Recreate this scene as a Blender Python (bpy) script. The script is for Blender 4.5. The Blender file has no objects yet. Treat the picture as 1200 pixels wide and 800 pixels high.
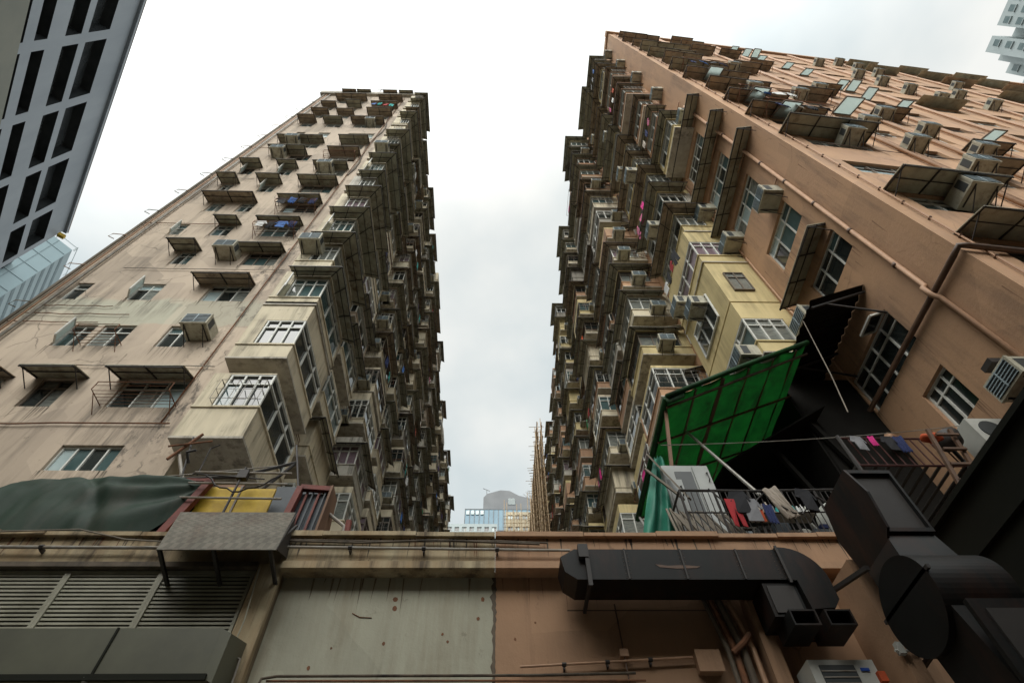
import bpy, math, random
from mathutils import Vector, noise
rnd = random.Random(11)
C = bpy.context.scene.collection
sc = bpy.context.scene
V = Vector
rad = math.radians

# ------------------------------------------------------------------ materials
MATS = {}
def mat(key, base, c2=None, rough=.8, metal=0., scale=2., streak=1., stain=None, samt=.0, sscale=1.2, bump=.15, bscale=40., alpha=1., band=None, spec=.4, patch=None, gate=None, wear=0.):
    m = bpy.data.materials.new(key); m.use_nodes = True
    nt = m.node_tree; N = nt.nodes; L = nt.links
    b = N['Principled BSDF']
    b.inputs['Roughness'].default_value = rough; b.inputs['Metallic'].default_value = metal
    b.inputs['Specular IOR Level'].default_value = spec
    g = N.new('ShaderNodeNewGeometry')
    def nz(sx, sy, sz, detail=4, rough_=.6):
        mp = N.new('ShaderNodeMapping'); mp.inputs['Scale'].default_value = (sx, sy, sz)
        L.new(g.outputs['Position'], mp.inputs['Vector'])
        n = N.new('ShaderNodeTexNoise'); n.inputs['Scale'].default_value = 1; n.inputs['Detail'].default_value = detail
        n.inputs['Roughness'].default_value = rough_
        L.new(mp.outputs[0], n.inputs['Vector']); return n.outputs['Fac']
    def ramp(src, a, b_):
        r = N.new('ShaderNodeMapRange'); r.inputs['From Min'].default_value = a; r.inputs['From Max'].default_value = b_
        L.new(src, r.inputs['Value']); return r.outputs['Result']
    def mix(fac, A, B):
        x = N.new('ShaderNodeMix'); x.data_type = 'RGBA'
        if hasattr(fac, 'links'): L.new(fac, x.inputs['Factor'])
        else: x.inputs['Factor'].default_value = fac
        for i, c in ((6, A), (7, B)):
            if isinstance(c, tuple): x.inputs[i].default_value = (*c, 1)
            else: L.new(c, x.inputs[i])
        return x.outputs[2]
    def math_(op, a, b_):
        x = N.new('ShaderNodeMath'); x.operation = op
        for i, c in ((0, a), (1, b_)):
            if hasattr(c, 'links'): L.new(c, x.inputs[i])
            else: x.inputs[i].default_value = c
        return x.outputs[0]
    c2 = c2 or tuple(x*.72 for x in base)
    col = mix(ramp(nz(scale, scale, scale/streak), .35, .68), base, c2)
    if patch:                                   # repainted / weathered areas of another colour, with an irregular outline
        pc, pz0, pz1, ps = patch
        sp = N.new('ShaderNodeSeparateXYZ'); L.new(g.outputs['Position'], sp.inputs[0])
        wob = math_('MULTIPLY', math_('SUBTRACT', nz(ps, ps, ps, 3), .5), 1.6)
        zz = math_('ADD', sp.outputs['Z'], wob)
        f = math_('MULTIPLY', ramp(zz, pz0, pz0+.1), ramp(zz, pz1, pz1-.25))
        col = mix(math_('MULTIPLY', f, .75), col, pc)
    if stain:
        s1 = ramp(nz(sscale*2.2, sscale*2.2, sscale/streak*.5, 6, .7), .46, .64)
        s2 = ramp(nz(sscale*.5, sscale*.5, sscale*.5, 3), .36, .56)
        f = math_('MULTIPLY', math_('MULTIPLY', s1, s2), samt)
        col = mix(f, col, stain)
        s3 = ramp(nz(sscale*6, sscale*6, sscale*4, 5, .75), .62, .7)
        col = mix(math_('MULTIPLY', math_('MULTIPLY', s3, s2), samt*.8), col, tuple(x*.6 for x in stain))
    if wear:                                    # patch repairs of slightly different render, and hairline cracks
        def vor(feature, sc_, metric=None):
            n = N.new('ShaderNodeTexVoronoi'); n.feature = feature
            if metric: n.distance = metric
            n.inputs['Scale'].default_value = sc_
            a = N.new('ShaderNodeVectorMath'); a.operation = 'MULTIPLY_ADD'
            q = N.new('ShaderNodeTexNoise'); q.inputs['Scale'].default_value = 1.7; q.inputs['Detail'].default_value = 4
            L.new(g.outputs['Position'], q.inputs['Vector']); L.new(q.outputs['Color'], a.inputs[0])
            a.inputs[1].default_value = (.5, .5, .5) if metric is None else (.12, .12, .12)
            L.new(g.outputs['Position'], a.inputs[2]); L.new(a.outputs[0], n.inputs['Vector']); return n
        v1 = vor('F1', .42, 'CHEBYCHEV'); v2 = vor('DISTANCE_TO_EDGE', .55)
        col = mix(math_('MULTIPLY', ramp(v1.outputs['Color'], .55, .6), .3*wear), col, tuple(min(1, x*1.3) for x in base))
        col = mix(math_('MULTIPLY', ramp(v1.outputs['Color'], .3, .27), .35*wear), col, tuple(x*.66 for x in base))
        cr_ = math_('MULTIPLY', ramp(v2.outputs['Distance'], .012, .003), ramp(nz(.6, .6, .6, 2), .5, .6))
        col = mix(math_('MULTIPLY', cr_, .7*wear), col, tuple(x*.3 for x in base))
    if gate:                                    # mould that follows a leaking run of wall (x0, x1)
        sp = N.new('ShaderNodeSeparateXYZ'); L.new(g.outputs['Position'], sp.inputs[0])
        xx = math_('ADD', sp.outputs['X'], math_('MULTIPLY', math_('SUBTRACT', nz(.7, .7, .7, 3), .5), .9))
        f = math_('MULTIPLY', ramp(xx, gate[0], gate[0]+.5), ramp(xx, gate[1]+.15, gate[1]-.15))
        f = math_('MULTIPLY', f, ramp(nz(3.2, 3.2, 1.5, 6, .75), .5, .6))
        f = math_('MULTIPLY', f, ramp(nz(.35, .35, .35, 2), .36, .56))
        col = mix(math_('MULTIPLY', f, .85), col, (.06, .05, .04))
    L.new(col, b.inputs['Base Color'])
    if bump:
        bp = N.new('ShaderNodeBump'); bp.inputs['Strength'].default_value = bump; bp.inputs['Distance'].default_value = .03
        L.new(nz(bscale*.25, bscale*.25, bscale*.25/ (streak**.3), 6, .65), bp.inputs['Height']); L.new(bp.outputs[0], b.inputs['Normal'])
    if alpha < 1: b.inputs['Alpha'].default_value = alpha
    MATS[key] = m
    return m
DS = (.05, .042, .033)
mat('wall_pink', (.46, .37, .28), (.38, .305, .235), streak=3, stain=DS, samt=.75, sscale=.9, scale=.8, patch=((.4, .4, .31), 16.6, 18.3, .5), gate=(-9.2, -7.9), wear=1.)
mat('wall_cream', (.6, .525, .38), (.48, .415, .295), streak=3, stain=DS, samt=.7, sscale=1.1, scale=1)
mat('wall_grey', (.48, .45, .38), (.37, .345, .29), streak=3, stain=DS, samt=.8, sscale=1.1, scale=1)
mat('wall_peach', (.42, .25, .14), (.36, .215, .13), streak=2, stain=(.2, .125, .08), samt=.8, sscale=1., scale=.45, bump=.25, wear=.55)
mat('wall_yellow', (.56, .455, .235), (.46, .37, .18), streak=3, stain=(.1, .08, .04), samt=.55, sscale=.9, scale=.9)
mat('wall_dark', (.28, .255, .21), (.2, .18, .15), streak=4, stain=DS, samt=.8, scale=1)
mat('soffit', (.46, .42, .35), (.34, .31, .26), stain=(.06, .05, .04), samt=.7, sscale=1.5)
mat('awning', (.42, .4, .3), (.3, .285, .215), rough=.7, stain=(.1, .05, .025), samt=.6, sscale=1.6, scale=2.5)
mat('awning_brown', (.44, .35, .25), (.3, .24, .175), rough=.75, stain=(.06, .03, .015), samt=.7, sscale=1.6, scale=2.5)
mat('awning_pale', (.4, .37, .28), (.26, .24, .18), rough=.75, stain=(.1, .05, .02), samt=.8, sscale=1.6, scale=2.5)
mat('iron_dark', (.035, .03, .027), rough=.6, bump=0)
mat('frame_white', (.6, .6, .55), (.46, .46, .42), rough=.5, bump=0, scale=4)
mat('frame_dark', (.16, .13, .1), rough=.5, bump=0)
mat('glass_dark', (.012, .016, .016), (.03, .035, .033), rough=.08, bump=0, spec=.6, scale=.8)
mat('glass_teal', (.035, .07, .07), (.09, .13, .13), rough=.08, bump=0, spec=.6, scale=.8)
mat('glass_curtain', (.22, .23, .2), (.1, .105, .1), rough=.15, bump=0, spec=.6, scale=5, streak=.2)
mat('glass_pale', (.42, .5, .5), (.3, .38, .38), rough=.1, bump=0, spec=.6, scale=1.5)
mat('curtain_mauve', (.2, .14, .16), (.12, .09, .1), rough=.3, bump=0, scale=7)
mat('rust', (.2, .085, .04), (.1, .05, .03), rough=.9, scale=8)
mat('pipe_peach', (.42, .25, .15), (.33, .195, .12), rough=.6, scale=5, bump=.05)
mat('pipe_brown', (.11, .06, .035), (.07, .04, .025), rough=.5, scale=4, bump=.05)
mat('pipe_grey', (.3, .29, .26), (.2, .16, .12), rough=.6, scale=5, bump=.05)
mat('ac_casing', (.45, .43, .34), (.33, .31, .24), rough=.6, scale=4, stain=(.09, .06, .035), samt=.6, sscale=3, bump=.03)
mat('ac_front', (.34, .42, .45), (.22, .27, .29), rough=.5, scale=4, bump=0)
mat('ac_grille', (.045, .05, .05), rough=.6, bump=0)
mat('pod_cream', (.42, .35, .225), (.27, .18, .09), streak=4, stain=(.06, .042, .026), samt=.9, sscale=1.7, scale=2.4, bump=.3)
mat('pod_pale', (.38, .37, .285), (.31, .3, .23), wear=.8, streak=2.5, stain=(.2, .16, .1), samt=.6, sscale=.9, scale=1.3, bump=.25)
mat('pod_peach', (.36, .215, .125), (.28, .17, .1), wear=.8, streak=3, stain=(.1, .06, .04), samt=.6, sscale=1., scale=1, bump=.25)
mat('pod_grime', (.13, .1, .07), (.06, .048, .035), streak=2, stain=(.02, .016, .012), samt=.9, scale=4, bump=.4)
mat('louver_paint', (.3, .29, .22), (.2, .19, .14), rough=.5, scale=3, bump=.03)
mat('hood_olive', (.1, .1, .068), (.07, .07, .05), rough=.45, scale=1.2, bump=.03)
mat('tarp_dark', (.022, .042, .028), (.014, .028, .019), rough=.6, spec=.2, stain=(.05, .05, .038), samt=.5, sscale=1.5, scale=1.2, bump=.1, bscale=40)
mat('tarp_teal', (.02, .19, .12), (.012, .12, .08), rough=.6, scale=3, streak=5, bump=.3)
mat('duct_black', (.009, .0095, .009), (.0055, .0055, .005), spec=.25, rough=.5, scale=1.5, bump=.05, bscale=8, stain=(.09, .03, .015), samt=.25, sscale=1.3)
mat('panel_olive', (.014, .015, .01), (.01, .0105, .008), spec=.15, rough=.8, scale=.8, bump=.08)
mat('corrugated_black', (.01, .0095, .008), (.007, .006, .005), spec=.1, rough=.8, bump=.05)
mat('yellow_board', (.55, .37, .025), (.38, .24, .02), rough=.6, scale=4)
mat('red_frame', (.16, .038, .026), (.1, .026, .02), rough=.7, scale=5)
mat('red_dark', (.06, .015, .012), (.04, .012, .01), rough=.8)  # balcony red, its base colour darkened for the canopy's shade
mat('plywood', (.2, .115, .07), (.14, .08, .05), rough=.8, scale=4, streak=4)
mat('slate_sheet', (.045, .055, .065), rough=.6, scale=3)
mat('grey_wood', (.22, .19, .15), (.13, .11, .085), rough=.85, scale=4, streak=8)
mat('cabinet_grey', (.36, .37, .35), (.27, .28, .27), rough=.5, scale=1.5)
mat('cabinet_dark', (.08, .085, .085), rough=.5, bump=0)
mat('steel', (.3, .29, .27), (.2, .18, .15), rough=.45, metal=.6, scale=5, bump=0)
mat('white_plastic', (.44, .44, .4), (.34, .34, .31), rough=.5, bump=0)
mat('blue_paint', (.02, .07, .35), rough=.5, bump=0)
mat('bamboo', (.42, .31, .19), (.3, .21, .13), rough=.7, scale=2, bump=0)
mat('asphalt', (.05, .05, .05), (.035, .035, .036), rough=.9, scale=1)
mat('pavement', (.32, .3, .27), (.25, .235, .21), rough=.9, scale=1)
mat('road_paint', (.7, .7, .66), rough=.7)
mat('roof_concrete', (.34, .32, .29), rough=.9)
mat('glass_sash', (.5, .54, .52), (.4, .44, .42), rough=.1, bump=0, spec=.6, scale=1.5)
mat('tower_panel', (.27, .3, .33), (.22, .25, .28), rough=.5, scale=.25, streak=3, bump=0)
mat('tower_beige', (.2, .2, .16), (.165, .17, .14), rough=.6, scale=.3, bump=0)
mat('tower_slot', (.03, .034, .036), (.05, .055, .058), rough=.25, scale=.5, bump=0)
mat('tile_blue', (.27, .37, .4), (.24, .33, .36), rough=.4, scale=.1, bump=0)
mat('tile_joint', (.19, .26, .285), rough=.6, bump=0)
mat('glass_office', (.12, .23, .3), (.09, .18, .24), rough=.4, scale=.4, bump=0, spec=.6)
mat('office_grey', (.17, .175, .18), (.14, .145, .15), rough=.6, scale=.3, bump=0)
mat('tower_white', (.36, .41, .41), (.3, .345, .345), rough=.6, scale=.2, bump=0)
mat('leaf', (.09, .22, .03), (.06, .15, .02), rough=.6)
# the woven green canopy lets some daylight through
m = mat('tarp_green', (.006, .08, .012), (.004, .042, .008), rough=.6, scale=2.2, bump=.2, bscale=30, stain=(.006, .02, .006), samt=.8, sscale=1.2)
nt = m.node_tree; tr = nt.nodes.new('ShaderNodeBsdfTranslucent'); tr.inputs[0].default_value = (.003, .085, .009, 1)
mx = nt.nodes.new('ShaderNodeMixShader'); mx.inputs[0].default_value = .5
nt.links.new(nt.nodes['Principled BSDF'].outputs[0], mx.inputs[1]); nt.links.new(tr.outputs[0], mx.inputs[2])
nt.links.new(mx.outputs[0], nt.nodes['Material Output'].inputs[0])
src = nt.nodes['Principled BSDF'].inputs['Base Color'].links[0].from_socket; nt.links.new(src, tr.inputs[0])
m = MATS['glass_sash']; nt = m.node_tree; tr = nt.nodes.new('ShaderNodeBsdfTranslucent'); tr.inputs[0].default_value = (.62, .68, .66, 1)
mx = nt.nodes.new('ShaderNodeMixShader'); mx.inputs[0].default_value = .7
nt.links.new(nt.nodes['Principled BSDF'].outputs[0], mx.inputs[1]); nt.links.new(tr.outputs[0], mx.inputs[2])
nt.links.new(mx.outputs[0], nt.nodes['Material Output'].inputs[0])
# chequered treadplate: a real relief-like grid printed in the metal
m = mat('treadplate', (.17, .155, .125), (.11, .1, .08), rough=.7, spec=.2, scale=2.5, stain=(.1, .05, .03), samt=.6)
nt = m.node_tree; ck = nt.nodes.new('ShaderNodeTexChecker'); ck.inputs['Scale'].default_value = 15
gg = nt.nodes.new('ShaderNodeNewGeometry'); nt.links.new(gg.outputs['Position'], ck.inputs['Vector'])
mm = nt.nodes.new('ShaderNodeMix'); mm.data_type = 'RGBA'; mm.blend_type = 'MULTIPLY'; mm.inputs[0].default_value = .5
b = nt.nodes['Principled BSDF']; src = b.inputs['Base Color'].links[0].from_socket
nt.links.new(src, mm.inputs[6]); nt.links.new(ck.outputs[0], mm.inputs[7]); nt.links.new(mm.outputs[2], b.inputs['Base Color'])
ck.inputs[1].default_value = (1, 1, 1, 1); ck.inputs[2].default_value = (.5, .5, .5, 1)
CLOTH = {'red': (.36, .025, .03), 'navy': (.02, .03, .1), 'white': (.62, .62, .6), 'pink': (.6, .16, .28), 'magenta': (.6, .03, .22),
         'black': (.015, .015, .018), 'blue': (.06, .15, .4), 'teal': (.03, .35, .33), 'grey': (.2, .2, .21), 'green': (.02, .3, .1),
         'orange': (.42, .07, .02), 'beige': (.42, .36, .3), 'purple': (.06, .03, .1), 'pale blue': (.3, .45, .55)}
for k, c in CLOTH.items(): mat('cloth ' + k, c, rough=.9, scale=6, bump=.1)

# ------------------------------------------------------------------ mesh builder
BASE = {}
class MB:
    def __init__(s): s.v = []; s.f = []; s.m = []
    def hexa(s, P, m):                    # 8 corners: bottom loop, top loop
        a = (P[1]-P[0]).cross(P[3]-P[0]).dot(P[4]-P[0])
        i = len(s.v); s.v += P
        F = [(0,3,2,1),(4,5,6,7),(0,1,5,4),(1,2,6,5),(2,3,7,6),(3,0,4,7)]
        for q in F:
            q = q if a > 0 else q[::-1]
            s.f.append(tuple(i+k for k in q)); s.m.append(m)
    def box(s, x0, x1, y0, y1, z0, z1, m):
        s.hexa([V(p) for p in ((x0,y0,z0),(x1,y0,z0),(x1,y1,z0),(x0,y1,z0),(x0,y0,z1),(x1,y0,z1),(x1,y1,z1),(x0,y1,z1))], m)
    def fbox(s, F, u0, u1, d0, d1, z0, z1, m):
        p = F.p
        s.hexa([p(u0,d0,z0),p(u1,d0,z0),p(u1,d1,z0),p(u0,d1,z0),p(u0,d0,z1),p(u1,d0,z1),p(u1,d1,z1),p(u0,d1,z1)], m)
    def slab(s, a, b, c, d, t, m):        # quad with thickness t along its normal
        a, b, c, d = V(a), V(b), V(c), V(d)
        n = (b-a).cross(d-a).normalized()*t
        s.hexa([a, b, c, d, a+n, b+n, c+n, d+n], m)
    def quad(s, a, b, c, d, m):
        i = len(s.v); s.v += [V(a), V(b), V(c), V(d)]; s.f.append((i,i+1,i+2,i+3)); s.m.append(m)
    def beam(s, a, b, w, h, m):
        a, b = V(a), V(b); t = (b-a).normalized()
        up = V((0,0,1)) if abs(t.z) < .95 else V((0,1,0))
        x = t.cross(up).normalized()*w/2; y = x.normalized().cross(t)*h/2
        s.hexa([a-x-y, a+x-y, a+x+y, a-x+y, b-x-y, b+x-y, b+x+y, b-x+y], m)
    def tube(s, pts, r, m, n=6):
        pts = [V(p) for p in pts]
        rings = []
        for k, p in enumerate(pts):
            t = ((pts[k+1]-p) if k == 0 else (p-pts[k-1]) if k == len(pts)-1 else (pts[k+1]-p).normalized()+(p-pts[k-1]).normalized()).normalized()
            up = V((0,0,1)) if abs(t.z) < .9 else V((0,1,0))
            x = t.cross(up).normalized(); y = x.cross(t)
            rr = r[k] if isinstance(r, (list, tuple)) else r
            rings.append([len(s.v)+j for j in range(n)])
            s.v += [p + (x*math.cos(2*math.pi*j/n) + y*math.sin(2*math.pi*j/n))*rr for j in range(n)]
        for A, B in zip(rings, rings[1:]):
            for j in range(n):
                s.f.append((A[j], A[(j+1)%n], B[(j+1)%n], B[j])); s.m.append(m)
        s.f.append(tuple(rings[0][::-1])); s.m.append(m); s.f.append(tuple(rings[-1])); s.m.append(m)
    def grid(s, fn, nu, nv, m):
        i = len(s.v)
        for a in range(nu+1):
            for b in range(nv+1): s.v.append(V(fn(a/nu, b/nv)))
        for a in range(nu):
            for b in range(nv):
                q = i + a*(nv+1) + b
                s.f.append((q, q+nv+1, q+nv+2, q+1)); s.m.append(m)
    def prism(s, loop, ext, m):           # planar loop extruded by vector ext
        loop = [V(p) for p in loop]; ext = V(ext); n = len(loop); i = len(s.v)
        nn = V((0,0,0))
        for k in range(n): nn += loop[k].cross(loop[(k+1)%n])
        if nn.dot(ext) > 0: loop = loop[::-1]
        s.v += loop + [p+ext for p in loop]
        s.f.append(tuple(range(i, i+n))); s.m.append(m)
        s.f.append(tuple(range(i+2*n-1, i+n-1, -1))); s.m.append(m)
        for k in range(n):
            s.f.append((i+k, i+n+k, i+n+(k+1)%n, i+(k+1)%n)); s.m.append(m)
    def add(s, o):
        i = len(s.v); s.v += o.v; s.f += [tuple(i+k for k in q) for q in o.f]; s.m += o.m
    def build(s, name, parent=None, smooth=False, origin=None, kind=None, label=None):
        if not s.v: return None
        if parent is not None: o0 = BASE[parent.name]
        elif origin is not None: o0 = V(origin)
        else:
            xs = [p.x for p in s.v]; ys = [p.y for p in s.v]
            o0 = V(((min(xs)+max(xs))/2, (min(ys)+max(ys))/2, min(p.z for p in s.v)))
        me = bpy.data.meshes.new(name)
        me.from_pydata([tuple(p-o0) for p in s.v], [], s.f)
        keys = []
        for k in s.m:
            if k not in keys: keys.append(k)
        for k in keys: me.materials.append(MATS[k])
        ix = {k: i for i, k in enumerate(keys)}
        me.polygons.foreach_set('material_index', [ix[k] for k in s.m])
        if smooth: me.polygons.foreach_set('use_smooth', [True]*len(s.f))
        me.update()
        o = bpy.data.objects.new(name, me); C.objects.link(o)
        if parent is not None: o.parent = parent
        else: o.location = o0
        BASE[o.name] = o0
        if kind: o['kind'] = kind
        if label: o['label'] = label
        return o
def tag(o, label, cat, group=None):
    o['label'] = label; o['category'] = cat
    if group: o['group'] = group
    return o
def thing(name, label, cat, loc, group=None):
    o = bpy.data.objects.new(name, None); C.objects.link(o); o.location = loc; o.empty_display_size = .2
    BASE[o.name] = V(loc); return tag(o, label, cat, group)
def copy_tree(o, loc, rz, label, group):
    r = o.copy(); C.objects.link(r); r.location = loc; r.rotation_euler = (0, 0, rz); r['label'] = label; r['group'] = group
    for ch in o.children:
        c = ch.copy(); C.objects.link(c); c.parent = r
    return r
class Frame:
    def __init__(s, O, u, n): s.O = V(O); s.u = V(u).normalized(); s.n = V(n).normalized()
    def p(s, u, d, z): return s.O + s.u*u + s.n*d + V((0,0,z))
    def rz(s): return math.atan2(s.n.x, -s.n.y)      # objects modelled facing -Y
LF = Frame((0, 9.6, 0), (1,0,0), (0,-1,0))            # left tower, street face
LC = Frame((-7.45, 0, 0), (0,1,0), (1,0,0))            # left tower, canyon face
RC = Frame((9.2, 0, 0), (0,1,0), (-1,0,0))            # right tower, plain corner part of the canyon face
RD = Frame((8.2, 0, 0), (0,1,0), (-1,0,0))            # right tower, canyon face further back
ca, sa = math.cos(rad(4.9)), math.sin(rad(4.9))
RF = Frame((9.2, 4.4, 0), (ca,sa,0), (sa,-ca,0))      # right tower, street face
PF = Frame((0, 6.5, 0), (1,0,0), (0,-1,0))            # podium front
FL, FR = 2.75, 2.9
ORD = ['first','second','third','fourth','fifth','sixth','seventh','eighth','ninth','tenth','eleventh','twelfth','thirteenth','fourteenth',
       'fifteenth','sixteenth','seventeenth','eighteenth','nineteenth','twentieth','twenty-first','twenty-second','twenty-third','twenty-fourth']

# ------------------------------------------------------------------ facade pieces
def wall_holes(mb, F, u0, u1, z0, z1, holes, depth, m, reveal=None):
    us = sorted({u0, u1, *[h[0] for h in holes], *[h[1] for h in holes]}); zs = sorted({z0, z1, *[h[2] for h in holes], *[h[3] for h in holes]})
    us = [u for u in us if u0 <= u <= u1]; zs = [z for z in zs if z0 <= z <= z1]
    p = F.p
    for a, b in zip(us, us[1:]):
        for c, d in zip(zs, zs[1:]):
            mu, mz = (a+b)/2, (c+d)/2
            if any(h[0] < mu < h[1] and h[2] < mz < h[3] for h in holes): continue
            mb.quad(p(a,0,c), p(b,0,c), p(b,0,d), p(a,0,d), m)
    r = reveal or m
    for a, b, c, d in holes:
        D = -depth
        mb.quad(p(a,0,c), p(b,0,c), p(b,D,c), p(a,D,c), r); mb.quad(p(a,0,d), p(b,0,d), p(b,D,d), p(a,D,d), r)
        mb.quad(p(a,0,c), p(a,0,d), p(a,D,d), p(a,D,c), r); mb.quad(p(b,0,c), p(b,0,d), p(b,D,d), p(b,D,c), r)
def gl(w=(5,3,3,1)):
    return rnd.choices(['glass_dark','glass_teal','glass_curtain','glass_pale'], w)[0]
def win_mbs(F, u0, u1, z0, z1, cols=2, transom=True, d=-.1, fm='frame_white', g=None, bars=False):
    fr, pn = MB(), MB(); w = .038
    fr.fbox(F, u0+.001, u1-.001, d-.02, d+.05, z0+.001, z0+w, fm); fr.fbox(F, u0+.001, u1-.001, d-.02, d+.05, z1-w, z1-.001, fm)
    fr.fbox(F, u0+.001, u0+w, d-.02, d+.05, z0+w, z1-w, fm); fr.fbox(F, u1-w, u1-.001, d-.02, d+.05, z0+w, z1-w, fm)
    for k in range(1, cols):
        u = u0 + (u1-u0)*k/cols; fr.fbox(F, u-w/2, u+w/2, d-.02, d+.045, z0+w, z1-w, fm)
    zt = z1 - (z1-z0)*.28
    if transom:
        fr.fbox(F, u0+w, u1-w, d-.02, d+.04, zt-w/2, zt+w/2, fm)
    for k in range(cols):
        a = u0+(u1-u0)*k/cols; b = u0+(u1-u0)*(k+1)/cols
        tilt = rnd.uniform(-.008, .008)
        for (c, e) in (((z0+.02, zt), (zt, z1-.02)) if transom else ((z0+.02, z1-.02),)):
            p = F.p; pn.quad(p(a,d-tilt,c), p(b,d+tilt,c), p(b,d+tilt*.5,e), p(a,d-tilt,e), g or gl())
    p = F.p
    fr.quad(p(u0,d-.03,z0), p(u1,d-.03,z0), p(u1,d-.03,z1), p(u0,d-.03,z1), 'glass_dark')
    if bars:
        for k in range(int((u1-u0)/.13)):
            u = u0+.07+k*.13; fr.tube([F.p(u,.06,z0+.03), F.p(u,.06,z1-.03)], .008, 'iron_dark', 4)
    return fr, pn
def add_window(parent, F, u0, u1, z0, z1, **k):
    fr, pn = win_mbs(F, u0, u1, z0, z1, **k)
    w = fr.build('window', parent); pn.build('pane', w)
    return w
def open_sash(F, u0, u1, z0, z1, ang, m='glass_sash', fm='frame_dark'):
    mb = MB(); p = F.p; h = z1-z0; d = .02; zb = z1 - h*math.cos(ang); db = d + h*math.sin(ang)
    mb.hexa([p(u0,db,zb), p(u1,db,zb), p(u1,d,z1), p(u0,d,z1), p(u0,db+.02,zb+.01), p(u1,db+.02,zb+.01), p(u1,d+.02,z1+.01), p(u0,d+.02,z1+.01)], m)
    for (a, b) in ((p(u0,db,zb), p(u1,db,zb)), (p(u0,d,z1), p(u1,d,z1)), (p(u0,db,zb), p(u0,d,z1)), (p(u1,db,zb), p(u1,d,z1))):
        mb.beam(a, b, .05, .05, fm)
    return mb
def side_sash(F, u, z0, z1, w, ang, sgn=1, m='glass_sash'):
    mb = MB(); p = F.p; a = p(u,.02,z0); b = p(u+sgn*w*math.cos(ang), .02+w*math.sin(ang), z0); up = V((0,0,z1-z0))
    mb.slab(a, b, b+up, a+up, .015, m)
    for (s_, e_) in ((a, b), (a+up, b+up), (a, a+up), (b, b+up)): mb.beam(s_, e_, .045, .045, 'frame_white')
    return mb
def awning_mb(F, u0, u1, z, proj=.7, drop=.62, m='awning', d0=0., ribs=True):
    mb = MB(); p = F.p; t = .02; j = rnd.uniform(-.04, .04)
    mb.hexa([p(u0,d0-.02,z+drop), p(u1,d0-.02,z+drop), p(u1,d0+proj,z+j), p(u0,d0+proj,z-j),
             p(u0,d0-.02,z+drop+t), p(u1,d0-.02,z+drop+t), p(u1,d0+proj,z+t+j), p(u0,d0+proj,z+t-j)], m)
    if ribs:
        n = max(2, int((u1-u0)/.9)+1)
        for k in range(n):
            u = u0+.04+(u1-u0-.08)*k/(n-1)
            mb.beam(p(u,d0,z+drop-.03), p(u,d0+proj,z-.03), .03, .035, 'iron_dark')
            if k in (0, n-1): mb.beam(p(u,d0,z+drop-.5), p(u,d0+proj*.8,z+drop*.2-.04), .02, .02, 'iron_dark')
        mb.beam(p(u0,d0+proj-.03,z-.03), p(u1,d0+proj-.03,z-.03), .03, .03, 'iron_dark')
        mb.beam(p(u0,d0+proj*.5,z+drop*.5-.03), p(u1,d0+proj*.5,z+drop*.5-.03), .025, .025, 'iron_dark')
    return mb
def rack_mb(F, u0, u1, z, proj=.6, m='rust', h=.3):
    mb = MB(); p = F.p
    for u in (u0, u1):
        mb.tube([p(u,0,z), p(u,proj,z), p(u,proj,z+h)], .014, m, 5)
        mb.tube([p(u,0,z-.35), p(u,proj*.8,z)], .012, m, 5)
    for k in range(5): mb.tube([p(u0,proj*(k+.6)/5,z), p(u1,proj*(k+.6)/5,z)], .009, m, 4)
    mb.tube([p(u0,proj,z+h), p(u1,proj,z+h)], .012, m, 5)
    mb.tube([p(u0,proj,z+h/2), p(u1,proj,z+h/2)], .009, m, 4)
    return mb

# ------------------------------------------------------------------ air conditioners (one of a kind, then copies)
def make_ac(w, h, d, small=False):
    def casing():
        mb = MB()
        mb.box(-w/2, w/2, -d, .1, 0, h, 'ac_casing')
        mb.box(-w/2-.012, w/2+.012, -d-.012, -d+.05, -.012, h+.012, 'ac_casing')
        return mb
    def grille():
        mb = MB(); mb.box(-w/2+.03, w/2-.03, -d-.02, -d-.012, .03, h-.03, 'ac_grille')
        n = 6 if not small else 3
        for k in range(n):
            z = .05+(h-.1)*k/(n-1); mb.box(-w/2+.03, w/2-.03, -d-.035, -d-.02, z-.008, z+.008, 'ac_front')
        mb.box(-.012, .012, -d-.037, -d-.02, .03, h-.03, 'ac_front')
        for s_ in (-1, 1):
            mb.box(s_*w/2-.006, s_*w/2+.006, -d+.1, -d+.3, .06, h-.06, 'ac_grille')
        return mb
    def bracket():
        mb = MB()
        for s_ in (-1, 1):
            mb.beam((s_*w*.36, .02, -.02), (s_*w*.36, -d+.05, -.02), .025, .025, 'iron_dark')
            mb.beam((s_*w*.36, .02, -.36), (s_*w*.36, -d+.1, -.03), .02, .02, 'iron_dark')
        return mb
    return casing(), grille(), bracket()
AC = []
def place_ac(loc, rz, label, group, big=False):
    AC.append((V(loc), rz, label, group, big))
def flush_acs():
    # the near ones carry their parts; far away one small mesh each
    AC.sort(key=lambda a: a[0].length)
    near = {}; far = None
    for i, (loc, rz, label, group, big) in enumerate(AC[:296]):
        if loc.length < 42:
            if big not in near:
                r = thing('air_conditioner', label, 'air conditioner', (0,0,0), group)
                a, b_, c_ = make_ac(.78 if big else .66, .5 if big else .42, .62 if big else .55)
                a.build('casing', r); b_.build('grille', r); c_.build('bracket', r)
                near[big] = r; r.location = loc; r.rotation_euler = (0,0,rz)
            else: copy_tree(near[big], loc, rz, label, group)
        elif far is None:
            a, b_, c_ = make_ac(.66, .42, .55, True); a.add(b_); a.add(c_)
            far = a.build('air_conditioner', origin=(0,0,0)); tag(far, label, 'air conditioner', group)
            far.location = loc; far.rotation_euler = (0,0,rz)
        else:
            o = far.copy(); C.objects.link(o); o.location = loc; o.rotation_euler = (0,0,rz); o['label'] = label; o['group'] = group

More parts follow.
